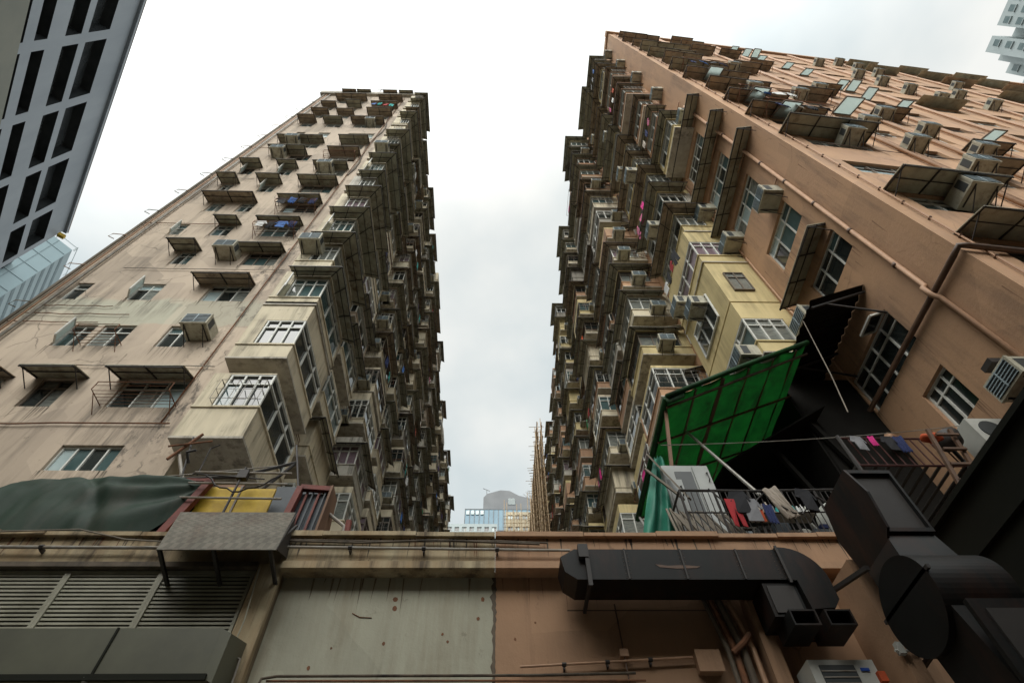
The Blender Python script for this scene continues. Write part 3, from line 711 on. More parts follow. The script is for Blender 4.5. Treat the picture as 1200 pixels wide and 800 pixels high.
for j in range(5, 14):
    zh = 16.15+FR*j; zs = zh-1.2
    if zh > RTOP-.3: continue
    y0 = 6.1+rnd.uniform(-.15,.3); D = rnd.uniform(.8,1.15) if j < 8 else rnd.uniform(1.3,1.65)
    parts = bay_mbs(RC, y0, 8.35, D, zs-.5, zs, zh, zh+.4, rnd.choice(['wall_peach','wall_peach','wall_grey','wall_yellow']), (rnd.uniform(.35,.5), .3), 2, 3, awm=rnd.choice(['awning','awning_brown']))
    put_bay('R', parts, V((7.6, 7, zs)))
    if j % 2: place_ac(RC.p(5.7, .02, zs+.2), RC.rz(), 'air conditioner beside the upper right corner bay, %s storey up' % ORD[j+1], 'air conditioners along the right canyon')
    if j % 3 == 0: washing(RC, y0, 8, D+.45, zs+.3, 3, 'outside the upper right corner bay, %s storey up' % ORD[j+1], scale=.9)
ry = []; y = 13.0
while y < 86:
    ln = 2.7+rnd.uniform(-.2,.3); ry.append((y, y+ln)); y += ln+1.5+rnd.uniform(-.2,.3)
for si, (a, b_) in enumerate(ry):
    deep = rnd.choice([1.7, 1.85]) if si % 2 == 0 else rnd.choice([1.1, 1.35])
    wmS = rnd.choice(['wall_yellow','wall_cream','wall_grey','wall_peach'])
    for j in range(-3, 14):
        zh = 16.15+FR*j+(.3 if si % 2 else 0)+rnd.uniform(-.1,.1)
        if zh > RTOP-.4: continue
        zs = zh-rnd.uniform(1.1,1.35); D = deep+rnd.uniform(-.12,.12)+.5*max(0,(6-j)/8)
        wm = wmS if rnd.random() < .5 else rnd.choice(['wall_yellow','wall_cream','wall_grey','wall_peach','wall_dark'])
        z0 = zs-rnd.choice([.35,.5,.6,.85]); z1 = zh+rnd.choice([.15,.3,.5])
        aw = (rnd.uniform(.35,.55), rnd.uniform(.15,.35)) if rnd.random() < (.8 if j > 2 else .45) else None
        parts = bay_mbs(RD, a+rnd.uniform(-.1,.1), b_, D, z0, zs, zh, z1, wm, aw, 2 if D < 1.3 else 3, 3, awm=rnd.choice(['awning','awning','awning','awning_brown']),
                        fm=rnd.choice(['frame_white','frame_white','frame_dark']), trim='wall_yellow' if rnd.random() < .3 else None, blank=rnd.random() < .08)
        put_bay('R', parts, V((7, a, zs)))
        recess(RD, 'R', (ry[si-1][1] if si else 12.65), a, zs-.1, j, si, wm)
        wh = 'right canyon side, %s storey up, %s back' % (ORD[j+3], stack_word(si+1))
        if rnd.random() < (.62 if si < 6 else .38): place_ac(RD.p(a-.02, .42+rnd.uniform(0, max(.05,D-.8)), zs-rnd.choice([.05,.42,.5])), 0, 'air conditioner, '+wh, 'air conditioners along the right canyon')
        if rnd.random() < .35 and si < 7: place_ac(RD.p(b_+.5, .02, zs+rnd.uniform(-.3,.5)), RD.rz(), 'wall-hung air conditioner, '+wh, 'air conditioners along the right canyon')
        if rnd.random() < .2 and si < 12: washing(RD, a, b_-.5, D+.25, zs+.1, 2, wh, scale=1.15); rec['R'].add(rack_mb(RD, a-.1, b_-.3, zs+.12, D+.35, 'rust', .1))
for si, (a, b_) in enumerate(ry):
    for u, r in ((b_+.12, .06), (b_+.3, .035)):
        rec['R'].tube([RD.p(u,.09,3), RD.p(u,.09,RTOP-.5)], r, rnd.choice(['pipe_grey','pipe_peach']), 6)
washing(RC, 9.2, 11.2, 2.1, 22.3, 4, 'outside the right corner bay, third storey up', ['black','red','white','blue','navy'])
washing(RC, 9.2, 11.2, 2.1, 28.2, 3, 'outside the right corner bay, fifth storey up', ['magenta','black','pink'])
for side, tw in (('L', left), ('R', right)):
    BAYS[side].sort(key=lambda t: t[0])
    for _, (body, fr, pn, aw) in BAYS[side][:98]:
        o = body.build('bay', tw); fr.build('window', o); pn.build('pane', o); aw.build('awning', o)
    big = MB()
    for _, ps in BAYS[side][98:]:
        for q in ps: big.add(q)
    big.build('bay', tw, kind='stuff'); rec[side].build('recess_fittings', tw, kind='stuff')

mat('drip', (.2, .165, .12), (.12, .1, .075), rough=.9, scale=5)
mat('drip_peach', (.26, .15, .09), (.2, .115, .07), rough=.9, scale=5)
def drips(mb, F, u0, u1, z, n, lmax, m, off=.004):
    for _ in range(n):
        u = rnd.choice([u0+rnd.uniform(-.05,.12), u1-rnd.uniform(-.05,.12), rnd.uniform(u0,u1)]); w = rnd.uniform(.004,.016); l = rnd.uniform(.12,lmax)
        q = rnd.uniform(-.02,.02); mb.quad(F.p(u-w,off,z), F.p(u+w,off,z), F.p(u+q+w*.5,off,z-l*.6), F.p(u+q,off,z-l), m)
mb = MB()
for a, b_, z0, z1, *_ in LW: drips(mb, LF, a, b_, z0-.01, 12, .8, 'drip')
for k in range(60): drips(mb, LF, -15+rnd.random()*7, -14.6+rnd.random()*7, 12+rnd.random()*40, 1, 1.2, 'drip')
mb.build('drip_marks', left, kind='stuff')
mb = MB()
for w_ in RW: drips(mb, RC, w_[0], w_[1], w_[2]-.01, 12, .8, 'drip_peach')
for w_ in RFW:
    if w_[0] < 12: drips(mb, RF, w_[0], w_[1], w_[2]-.01, 8, .7, 'drip_peach')
for z in range(8, 52, 2): drips(mb, RC, 4.5, 8.5, z+rnd.random(), 3, 1.0, 'drip_peach')
mb.build('drip_marks', right, kind='stuff')
# ================================================================== PODIUM
pod = thing('podium_building', 'low street-front building with stained cream, pale grey and peach wall under the towers', 'building', (0, 7, 0))
mb = MB()
mb.box(-17, -3.05, 6.72, 6.9, 0, 6.0, 'pod_cream'); mb.box(-2.73, -.001, 6.62, 6.9, 0, 6.02, 'pod_pale'); mb.box(.001, 5.85, 6.62, 6.9, 0, 6.02, 'pod_peach')
mb.build('wall', pod)
mb = MB()
mb.box(-17, -.001, 6.5, 6.72, 6.0, 6.42, 'pod_cream'); mb.box(.001, 7.2, 6.5, 6.72, 6.0, 6.42, 'pod_peach')
mb.build('parapet', pod)
mb = MB(); x = -17
while x < 7.1:      # chipped coping in uneven lengths
    w = rnd.uniform(.5, 1.3); x1 = min(x+w, 7.2)
    if x < 0 < x1: x1 = -.001
    dz = rnd.uniform(-.015,.02)
    mb.box(x, x1-.006, 6.44+rnd.uniform(-.015,.015), 6.8, 6.415, 6.48+dz, 'pod_grime' if rnd.random() < .12 else ('pod_cream' if x < -.1 else 'pod_peach')); x = x1+.002
mb.build('coping', pod)
mb = MB(); mb.box(-2.74, -.001, 6.4, 6.62, 5.9, 5.998, 'pod_cream'); mb.box(.001, 7.2, 6.4, 6.62, 5.9, 5.998, 'pod_peach'); mb.box(-17, -3.05, 6.42, 6.72, 5.93, 5.998, 'pod_grime')
mb.build('cornice', pod)
mb = MB(); mb.box(-3.05, -2.74, 6.47, 6.75, 0, 5.999, 'pod_cream'); mb.build('pilaster', pod)
mb = MB(); mb.box(3.12, 3.3, 6.42, 6.7, 0, 5.898, 'pod_peach'); mb.box(3.1, 3.32, 6.45, 6.68, 3.4, 4.4, 'pod_grime'); mb.build('pilaster', pod)
mb = MB(); mb.box(4.38, 4.56, 6.0, 6.65, 0, 5.75, 'pod_peach'); mb.build('pilaster', pod)
mb = MB(); mb.box(-17, 8.1, 6.85, 95, 5.75, 5.9, 'roof_concrete'); mb.build('roof', pod)
mb = MB(); lp = []; n_ = 60
for k in range(n_+1): lp.append((-.012-abs(noise.noise(V((k*.35,1,0))))*.09, 6.619-.004, 3+2.98*k/n_))
for k in range(n_, -1, -1): lp.append((.012+abs(noise.noise(V((k*.5,7,0))))*.03, 6.619-.004, 3+2.98*k/n_))
for k in range(n_): mb.quad(lp[k], lp[2*n_+1-k], lp[2*n_-k], lp[k+1], 'pod_grime')
mb.build('joint_strip', pod)
mb = MB(); mb.box(3.62, 3.98, 6.3, 6.32, 4.9, 4.91, 'pod_grime')
for (x, z, r) in ((-1.3,5.05,.018), (-.62,5.16,.014), (-.55,5.07,.016), (-1.25,5.6,.03), (-1.24,5.48,.028), (-.2,5.35,.02), (.25,5.1,.014), (.5,5.3,.012), (-1.9,5.0,.012), (-.15,5.6,.025), (-2.1,4.78,.02)):
    mb.prism([(x+r*math.cos(t)*(.8+.4*rnd.random()), 6.617, z+r*1.2*math.sin(t)*(.8+.4*rnd.random())) for t in [q*.63 for q in range(10)]], (0,.004,0), 'rust')
mb.tube([(-1.75,6.616,5.42), (-1.65,6.614,5.37), (-1.5,6.616,5.36)], .006, 'rust', 4)
mb.build('rust_marks', pod, kind='stuff')
mb = MB()
PA = Frame((0, 6.5, 0), (1,0,0), (0,-1,0)); PB = Frame((0, 6.62, 0), (1,0,0), (0,-1,0))
for k in range(110):
    u = rnd.uniform(-8, 5.5); drips(mb, PA, u, u+.2, 6.41, 1, .34, 'pod_grime' if rnd.random() < .7 else ('rust' if u < 0 else 'drip_peach'))
for k in range(50):
    u = rnd.uniform(-2.6, 4.2); drips(mb, PB, u, u+.2, 5.89, 1, .5, 'drip' if u < -.1 else 'drip_peach')
mb.build('drip_marks', pod, kind='stuff')
# louvre bank
x0 = -7.75
for i in range(4):
    a, b_ = x0+i*1.17, x0+(i+1)*1.17
    mb = MB(); w = .04
    for (c, d) in ((5.06, 5.1), (5.88, 5.92)): mb.box(a, b_-.002, 6.5, 6.6, c, d, 'louver_paint')
    mb.box(a, a+w, 6.49, 6.6, 5.1, 5.88, 'louver_paint'); mb.box(b_-w, b_-.002, 6.49, 6.6, 5.1, 5.88, 'louver_paint')
    k = 0; z = 5.13
    while z < 5.87:
        mb.slab((a+w, 6.52, z), (b_-w, 6.52, z), (b_-w, 6.58, z+.05), (a+w, 6.58, z+.05), .008, 'louver_paint'); mb.box(a+w, b_-w, 6.508, 6.519, z-.012, z+.016, 'louver_paint'); z += .052
    mb.box(a, b_-.002, 6.66, 6.7, 5.06, 5.92, 'iron_dark')
    mb.build('louver', pod)
def cond(pts, r=.02, m='pipe_grey', name='pipe', cl=None):
    mb = MB(); mb.tube(pts, r, m, 8)
    if cl:
        a, b_ = V(pts[0]), V(pts[-1]); n = int((b_-a).length/cl)
        for k in range(1, n):
            q = a.lerp(b_, k/n); mb.tube([q-V((.025,0,0)), q+V((.025,0,0))], r*1.6, 'iron_dark', 6); mb.box(q.x-.01, q.x+.01, q.y, q.y+.1, q.z-.05, q.z+.01, 'iron_dark')
    return mb.build(name, pod, smooth=False)
cond([(-9, 6.42, 6.22), (-4.4, 6.42, 6.2)], .022, 'pipe_grey', cl=1.3)
cond([(-2.9, 6.42, 6.22), (1.0, 6.42, 6.17)], .018, 'pipe_grey', cl=.85)
cond([(-2.8, 6.46, 6.36), (-1.4, 6.45, 6.33), (0, 6.45, 6.34), (.7, 6.45, 6.31)], .012, 'pod_grime', 'cable')
cond([(-2.8, 6.46, 6.34), (-1.8, 6.44, 6.3), (-.8, 6.45, 6.35), (.6, 6.45, 6.29)], .015, 'pod_grime', 'cable')
cond([(-2.6, 6.4, 4.2), (-2.55, 6.52, 4.62), (-2.4, 6.55, 4.66), (.5, 6.55, 4.66), (1.6, 6.55, 4.68)], .016, 'pod_grime')
cond([(-2.5, 6.55, 4.61), (1.7, 6.55, 4.6)], .012, 'rust')
cond([(.3, 6.55, 4.75), (2.3, 6.55, 4.85)], .014, 'pipe_peach', cl=.5)
cond([(1.52, 6.56, 4.3), (1.5, 6.56, 5.5)], .01, 'pipe_brown')
cond([(.9, 6.56, 5.42), (2.7, 6.56, 5.42)], .008, 'pipe_brown')
cond([(-3.0, 6.4, 5.9), (-2.92, 6.38, 5.2), (-2.95, 6.38, 4.3)], .009, 'louver_paint', 'cable')
cond([(-7.0, 6.4, 6.42), (-5.6, 6.4, 6.47), (-4.9, 6.38, 6.3), (-4.2, 6.3, 6.2)], .01, 'grey_wood', 'cable')
for x, r, m in ((2.72, .03, 'pod_grime'), (2.8, .035, 'rust'), (2.9, .045, 'pod_grime'), (3.02, .03, 'pipe_peach')):
    cond([(x, 6.5, 0), (x, 6.5, 4.9), (x-.1, 6.5, 5.5), (x-.12, 6.5, 5.88)], r, m)
cond([(2.75, 6.45, 4.85), (2.9, 6.42, 4.95), (3.0, 6.42, 5.05)], .035, 'rust')
mb = MB(); mb.box(2.33, 2.6, 6.5, 6.62, 4.68, 4.9, 'pod_peach'); mb.box(2.32, 2.61, 6.49, 6.5, 4.67, 4.91, 'pod_peach'); mb.build('junction_box', pod)
mb = MB(); mb.box(1.46, 1.56, 6.53, 6.62, 4.86, 4.94, 'pipe_peach'); mb.build('junction_box', pod)
mb = MB(); mb.box(-2.98, -2.88, 6.36, 6.47, 4.78, 4.86, 'white_plastic'); mb.tube([(-2.93,6.4,4.8), (-2.8,6.38,4.76), (-2.78,6.38,4.3)], .012, 'pipe_grey'); mb.build('junction_box', pod)
cond([(4.3, 5.96, 4.62), (4.5, 5.96, 4.62), (4.62, 5.98, 4.66), (4.64, 6.0, 4.75)], .014, 'white_plastic')
mb = MB(); mb.box(4.33, 4.4, 5.93, 5.99, 4.58, 4.7, 'white_plastic'); mb.build('junction_box', pod)
# olive fan hood under the louvres
h = thing('fan_hood', 'long olive metal hood with rounded end, below the louvres', 'hood', (-5.4, 6.2, 4.3))
mb = MB(); mb.prism([(-8.3,6.0,4.4), (-8.3,6.0,4.9), (-8.3,6.48,5.04), (-8.3,6.48,4.4)], (5.35,0,0), 'hood_olive')
mb.prism([(-2.949,6.0,4.4), (-2.949,6.0,4.9), (-2.949,6.48,5.04), (-2.949,6.48,4.4)], (.12,0,-.06), 'hood_olive'); mb.build('casing', h)
mb = MB()
for x in (-5.35, -4.05): mb.box(x-.012, x+.012, 5.985, 5.999, 4.4, 4.9, 'panel_olive')
mb.box(-8.3, -2.9, 5.97, 5.999, 4.36, 4.42, 'panel_olive'); mb.tube([(-4.1,5.99,4.4), (-4.05,6.1,4.2)], .025, 'white_plastic'); mb.build('seam', h)
# treadplate canopy
cp = thing('treadplate_canopy', 'sloping chequered metal plate canopy fixed to the parapet above the louvres', 'canopy', (-3.5, 6.2, 5.9))
mb = MB(); mb.slab((-4.45,6.47,6.82), (-2.84,6.47,6.82), (-2.68,5.95,5.84), (-4.12,5.95,5.84), .012, 'treadplate'); mb.build('plate', cp)
mb = MB(); mb.prism([(-2.83,6.48,6.8), (-2.69,5.97,5.86), (-2.75,6.5,6.1)], (.01,0,0), 'iron_dark'); mb.build('shade_infill', cp)  # dark sheet standing in for the shaded interior under the plate
for x in (-4.1, -3.45, -2.76):
    mb = MB(); mb.beam((x, 5.98, 5.86), (x, 6.5, 5.72), .04, .04, 'iron_dark'); mb.beam((x, 6.0, 5.88), (x, 6.48, 6.6), .03, .03, 'iron_dark'); mb.build('strut', cp)

# ---- black ducts
dk = thing('exhaust_duct', 'long black metal duct on the peach wall, with rounded elbow at its right end', 'duct', (2.4, 6.2, 5.0))
mb = MB(); mb.prism([(.98,5.97,5.87), (.8,5.97,5.76), (.84,5.97,5.56), (.98,5.97,5.46), (3.5,5.97,5.46), (3.5,5.97,5.87)], (0,.43,0), 'duct_black'); mb.build('run', dk)
lp = [(3.502, 5.95, 5.89)] + [(3.56+.44*math.sin(rad(t)), 5.95, 5.45+.44*math.cos(rad(t))) for t in range(0, 91, 10)] + [(3.99,5.95,5.2), (3.9,5.95,5.1), (3.62,5.95,5.08), (3.6,5.95,5.44), (3.502,5.95,5.44)]
mb = MB(); mb.prism(lp, (0,.47,0), 'duct_black'); mb.build('elbow', dk)
mb = MB()
for x in (1.6, 2.3, 3.0): mb.box(x-.01, x+.01, 5.955, 5.969, 5.46, 5.87, 'iron_dark')
mb.box(3.5, 3.53, 5.93, 5.949, 5.4, 5.9, 'iron_dark')
for x in (1.6, 2.3, 3.0, 3.47):
    for k in range(8):
        for q in (-.03, .03): mb.box(x+q-.003, x+q+.003, 5.962, 5.9699, 5.482+k*.053, 5.488+k*.053, 'pipe_brown')
mb.prism([(1.95,5.966,5.66), (2.1,5.966,5.64), (2.3,5.966,5.65), (2.5,5.966,5.63), (2.45,5.966,5.61), (2.2,5.966,5.6), (2.0,5.966,5.62)], (0,.003,0), 'pipe_brown')
mb.build('seam', dk)
mb = MB(); mb.box(3.18, 3.58, 6.0, 6.4, 5.02, 5.43, 'duct_black'); mb.box(3.22, 3.54, 5.985, 5.999, 5.06, 5.39, 'iron_dark'); mb.build('box', dk)
for x in (3.28, 3.68):
    mb = MB(); t = .02
    for q in ((x, x+t, 4.84, 5.02), (x+.3-t, x+.3, 4.84, 5.02), (x+t, x+.3-t, 4.84, 4.86), (x+t, x+.3-t, 5.0, 5.02)): mb.box(q[0], q[1], 5.85, 6.3, q[2], q[3], 'duct_black')
    mb.box(x+t, x+.3-t, 6.2, 6.22, 4.86, 5.0, 'iron_dark'); mb.build('outlet', dk)
mb = MB(); mb.beam((1.12,5.93,5.85), (1.12,5.93,5.35), .05, .04, 'iron_dark'); mb.beam((1.12,5.93,5.42), (1.12,6.6,5.42), .04, .04, 'iron_dark'); mb.box(1.02, 1.14, 5.9, 5.96, 5.72, 5.9, 'iron_dark'); mb.build('bracket', dk)
d2 = thing('exhaust_stack', 'large black extractor duct with flared hood and round drum, lower right', 'duct', (4.7, 5.4, 3.5))
mb = MB(); mb.prism([(4.3,5.05,6.35), (4.3,5.75,6.35), (4.3,5.85,5.9), (4.3,5.75,5.4), (4.3,5.25,5.25), (4.3,4.98,5.45), (4.3,4.92,5.9)], (.03,0,0), 'duct_black')
mb.box(4.33, 4.85, 5.05, 5.8, 5.45, 5.5, 'duct_black'); mb.box(4.33, 4.85, 5.05, 5.8, 6.3, 6.35, 'duct_black'); mb.box(4.33, 4.85, 5.65, 5.72, 5.5, 6.3, 'duct_black'); mb.box(4.85, 4.88, 5.05, 5.8, 5.45, 6.35, 'duct_black')
mb.build('hood', d2)
mb = MB(); mb.box(4.33, 4.85, 5.1, 5.12, 5.5, 6.3, 'iron_dark'); mb.build('mouth', d2)
mb = MB(); mb.hexa([V(q) for q in ((4.12,4.85,4.75), (4.82,4.85,4.75), (4.82,5.4,4.75), (4.12,5.4,4.75), (4.33,5.1,5.46), (4.87,5.1,5.46), (4.87,5.7,5.46), (4.33,5.7,5.46))], 'duct_black'); mb.build('neck', d2)
mb = MB(); lp = [(4.1, 5.1+.46*math.cos(rad(t)), 4.62+.46*math.sin(rad(t))) for t in range(0, 360, 6)]
mb.prism(lp, (.78,0,0), 'duct_black'); mb.box(4.1, 4.13, 4.6, 5.6, 4.7, 4.74, 'iron_dark'); mb.build('drum', d2)
mb = MB(); mb.hexa([V(q) for q in ((4.2,4.55,3.3), (4.9,4.55,3.3), (4.9,5.2,3.3), (4.2,5.2,3.3), (4.15,4.72,4.5), (4.85,4.72,4.5), (4.85,5.3,4.5), (4.15,5.3,4.5))], 'duct_black')
mb.box(4.1, 4.92, 4.45, 4.5, 3.2, 4.3, 'duct_black'); mb.build('lower_box', d2)
mb = MB(); mb.box(4.2, 4.82, 4.43, 4.449, 3.3, 4.2, 'iron_dark'); mb.build('lower_mouth', d2)
mb = MB(); mb.beam((4.2,5.5,5.3), (4.05,6.5,5.5), .05, .05, 'iron_dark'); mb.beam((4.8,5.5,4.7), (4.9,6.6,4.7), .05, .05, 'iron_dark'); mb.build('bracket', d2)
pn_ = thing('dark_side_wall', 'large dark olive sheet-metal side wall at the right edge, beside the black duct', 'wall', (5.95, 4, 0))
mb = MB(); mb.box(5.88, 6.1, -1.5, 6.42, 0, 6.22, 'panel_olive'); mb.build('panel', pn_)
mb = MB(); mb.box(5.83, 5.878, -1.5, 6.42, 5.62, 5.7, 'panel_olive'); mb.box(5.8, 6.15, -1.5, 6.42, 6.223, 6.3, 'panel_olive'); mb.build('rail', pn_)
# outdoor unit low on the peach wall
ou = thing('outdoor_unit', 'white outdoor air conditioner low on the peach wall below the black duct', 'air conditioner', (3.75, 6.3, 4.0))
mb = MB(); mb.box(3.4, 4.12, 6.15, 6.5, 4.0, 4.62, 'white_plastic'); mb.build('casing', ou)
mb = MB(); mb.box(3.5, 3.88, 6.135, 6.149, 4.1, 4.56, 'ac_grille')
for k in range(7): mb.box(3.5, 3.88, 6.128, 6.134, 4.12+k*.062, 4.13+k*.062, 'pipe_grey')
mb.build('grille', ou)
mb = MB(); mb.box(3.94, 4.03, 6.135, 6.149, 4.5, 4.53, 'blue_paint'); mb.box(4.08, 4.16, 6.1, 6.149, 4.38, 4.48, 'cloth orange'); mb.build('badge', ou)

# ================================================================== TERRACE, LEFT
def tarp(u, v):
    x = -8.05+3.2*u; a = math.pi*v
    env = min(1, .1+u/.1)**.45 * (.93+.07*min(1, u/.45))
    hgt = (2.0+.03*math.sin(u*8))*env
    cz = math.sin(a)**.5; cy = math.cos(a)
    n1 = noise.noise(V((u*2.6, v*2.2, 3.1))); n2 = noise.noise(V((u*8+v*4, v*5-u*3, 1.7))); n3 = noise.noise(V((u*18-v*6, v*14+u*4, 5.7)))
    cre = max(0, math.sin(u*12+v*7+2.5*n1))**6
    d = .06*n1+.05*n2+.018*n3 - .05*cre
    P = V((x, 7.35-cy*(.5+d), 6.15+hgt*cz*(1+d*.35)))
    k = max(0, (u-.68)/.32)**1.5              # gathered to a knot at the right end
    kk = max(0, (u-.45)/.55)
    fold = .045*math.sin(v*40+3*n1)*math.sin(math.pi*min(1, kk))
    P = P.lerp(V((-4.84, 7.2, 7.95)), k)
    return P+V((0, -fold, fold*.5))
mb = MB(); mb.grid(tarp, 160, 120, 'tarp_dark')
o = mb.build('covered_bundle', smooth=True); tag(o, 'big bundle wrapped in a dark green tarpaulin on the left parapet', 'tarpaulin')
def one(name, label, cat, fn, group=None, smooth=False):
    mb = MB(); fn(mb); o = mb.build(name, smooth=smooth); return tag(o, label, cat, group)
one('yellow_board', 'yellow board standing behind the chequered canopy', 'board', lambda m: (m.box(-4.85,-4.25,7.3,7.34,6.0,8.0,'yellow_board'), m.box(-4.24,-3.68,7.31,7.35,6.0,7.98,'yellow_board'), m.box(-4.26,-4.23,7.29,7.36,6.0,8.02,'frame_dark')))
one('plywood_sheet', 'brown plywood sheet leaning behind the yellow board', 'board', lambda m: m.slab((-5.2,7.5,6.0), (-4.7,7.5,6.0), (-4.55,7.9,8.55), (-5.05,7.9,8.55), .03, 'plywood'))
one('slate_sheet', 'dark grey sheet standing between the yellow board and the red frame', 'board', lambda m: m.slab((-3.72,7.45,6.0), (-2.95,7.45,6.0), (-3.0,7.6,8.25), (-3.8,7.6,8.25), .03, 'slate_sheet'))
def redf(m):
    m.beam((-3.35,7.1,6.0), (-3.25,7.25,7.95), .1, .1, 'red_frame'); m.beam((-3.25,7.25,7.95), (-2.75,7.3,7.95), .09, .09, 'red_frame')
    m.slab((-2.75,7.05,6.0), (-2.65,7.6,6.0), (-2.75,7.6,7.98), (-2.75,7.22,7.98), .04, 'plywood')
    for k in range(6):
        x = -3.28+k*.1; m.beam((x,7.22,6.0), (x+.05,7.3,7.9), .035 if k % 2 else .02, .03, 'red_frame' if k % 2 else 'slate_sheet')
    m.slab((-3.3,7.3,6.0), (-2.75,7.3,6.0), (-2.75,7.36,7.9), (-3.25,7.36,7.9), .02, 'slate_sheet')
one('red_lean_to', 'red timber frame clad with dark corrugated sheet, right of the chequered canopy', 'lean-to', redf)
def redr(m):
    m.beam((-5.15,7.0,6.0), (-4.75,7.2,8.05), .12, .1, 'red_frame'); m.beam((-4.75,7.2,8.05), (-5.2,7.25,8.1), .05, .06, 'red_frame')
one('red_post', 'leaning red post at the tip of the dark green bundle', 'post', redr)
def rails(m):
    for z in (7.55, 7.85, 8.08): m.tube([(-5.0,7.05,z+.02), (-3.4,7.05,z)], .018, 'pipe_grey')
    for x in (-4.2,): m.tube([(x,7.05,6.2), (x,7.05,8.2)], .022, 'iron_dark')
    m.box(-4.26,-4.1,7.0,7.1,7.95,8.12,'iron_dark')
one('tube_rail', 'grey tube railing in front of the yellow board', 'railing', rails)
one('twisted_cable', 'black cable sagging along the rail over the yellow board', 'cable', lambda m: m.tube([(-4.75+k*.11, 7.0, 7.98-.32*math.sin(math.pi*k/11)+.03*math.sin(k*2)) for k in range(12)], .014, 'iron_dark', 5))
def poles(m):
    m.tube([(-5.9,7.3,8.15), (-4.6,7.6,8.5), (-3.75,7.8,9.05)], .03, 'iron_dark'); m.tube([(-5.8,7.3,8.2), (-3.75,7.8,9.0)], .012, 'pipe_grey')
    m.tube([(-3.75,7.8,9.05), (-4.25,7.7,8.1)], .028, 'iron_dark'); m.tube([(-3.9,7.8,9.5), (-3.45,7.7,8.2)], .02, 'iron_dark'); m.tube([(-5.2,7.3,8.3), (-4.1,7.6,8.45)], .012, 'iron_dark')
one('awning_poles', 'black scrap poles lashed into a triangle above the yellow board', 'poles', poles)
def aerial(m):
    m.tube([(-5.35,7.9,8.0), (-6.3,8.1,9.6)], .035, 'pipe_grey'); m.tube([(-5.6,7.9,8.0), (-6.2,8.1,10.0)], .022, 'iron_dark'); m.tube([(-6.35,8.0,9.3), (-6.05,8.1,10.1)], .03, 'rust')
    m.tube([(-6.5,8,9.65), (-5.7,8,9.8)], .02, 'rust'); m.tube([(-5.9,8.0,9.2), (-5.95,7.85,9.35), (-5.8,7.85,9.4)], .03, 'iron_dark')
    m.tube([(-5.6,8.0,8.9), (-5.65,8,9.6), (-5.5,8,9.7)], .015, 'iron_dark')
one('lashed_pipes', 'rusty pipes and poles tied upright behind the tip of the green bundle', 'poles', aerial)
one('red_pipe', 'short red pipe rising right of the lean-to', 'pipe', lambda m: (m.tube([(-2.25,7.4,6.1), (-2.35,7.4,7.4)], .05, 'red_frame', 8), m.tube([(-2.35,7.4,6.9), (-2.6,7.4,6.9)], .04, 'red_frame', 8)))
one('white_conduit', 'grey conduit arm right of the red lean-to', 'pipe', lambda m: m.tube([(-2.9,7.5,7.75), (-2.4,7.4,7.3), (-2.35,7.4,6.6)], .03, 'pipe_grey', 8))
def plant(m):
    for k in range(26):
        a = rnd.uniform(0, 6.28); l = rnd.uniform(.15,.38); b0 = V((-2.95,6.95,6.45)); t = b0+V((math.cos(a)*l*.6, math.sin(a)*l*.3, l))
        s_ = V((math.sin(a),-math.cos(a),0))*.03
        m.quad(b0, b0.lerp(t,.5)+s_, t, b0.lerp(t,.5)-s_, 'leaf')
one('weed', 'small bright green weed growing on the parapet at the foot of the red frame', 'plant', plant)
def dryweed(m):
    for k in range(22):
        a = V((-2.75+rnd.uniform(-.15,.5), 6.7, 6.45)); m.tube([a, a+V((rnd.uniform(-.15,.2),rnd.uniform(-.1,.1),rnd.uniform(.05,.16))), a+V((rnd.uniform(-.3,.3),0,rnd.uniform(0,.12)))], .006, 'grey_wood', 4)
one('dry_twigs', 'tangle of dry twigs and wire on the coping beside the chequered canopy', 'twigs', dryweed)

# ================================================================== TERRACE, RIGHT
gc = thing('green_canopy', 'bright green tarpaulin canopy on a timber frame over the right terrace', 'canopy', (5.3, 9, 5.9))
A, B_, Cc, D_ = V((3.47,7.2,10.35)), V((7.35,7.2,12.4)), V((7.35,12.2,12.4)), V((3.47,11.0,10.35))
def tq(u, v):
    q = A.lerp(B_, u).lerp(D_.lerp(Cc, u), v); q.z += .03*math.sin(u*31)*math.sin(v*21)-.1*abs(math.sin(u*math.pi*5))+.04*noise.noise(V((u*6,v*6,0))); q.y += -.04*math.sin(u*26)*(1-v); return q
mb = MB(); mb.grid(tq, 60, 40, 'tarp_green'); mb.build('sheet', gc, smooth=True)
mb = MB(); mb.tube([A+V((0,-.03,-.03)), A.lerp(B_,.5)+V((0,-.06,-.02)), B_+V((0,-.03,-.02))], .06, 'tarp_green', 7); mb.tube([A+V((-.02,0,-.05)), D_+V((-.02,0,-.05))], .07, 'tarp_green', 7)
mb.slab(A+V((-.03,0,0)), A+V((.4,-.02,.2)), A+V((.38,-.02,-.02)), A+V((-.03,-.02,-.25)), .02, 'tarp_green')
mb.build('rolled_edge', gc, smooth=True)
for u in (.18, .36, .54, .72, .9):
    mb = MB(); a, b_ = A.lerp(B_,u)+V((0,0,-.1)), D_.lerp(Cc,u)+V((0,0,-.1)); mb.beam(a, b_, .035 if u != .36 else .08, .04, 'pipe_brown'); mb.build('rafter', gc)
for v in (.04, .3, .62, .95):
    mb = MB(); mb.beam(A.lerp(D_,v)+V((0,0,-.16)), B_.lerp(Cc,v)+V((0,0,-.16)), .04, .04, 'pipe_brown'); mb.build('purlin', gc)
mb = MB(); mb.tube([(4.15,6.75,7.4), (4.1,8.2,10.4)], .03, 'steel', 8); mb.build('prop_pole', gc)
mb = MB(); mb.tube([(2.5,7.0,6.3), (3.45,10.8,10.2)], .03, 'steel', 8); mb.build('prop_pole', gc)
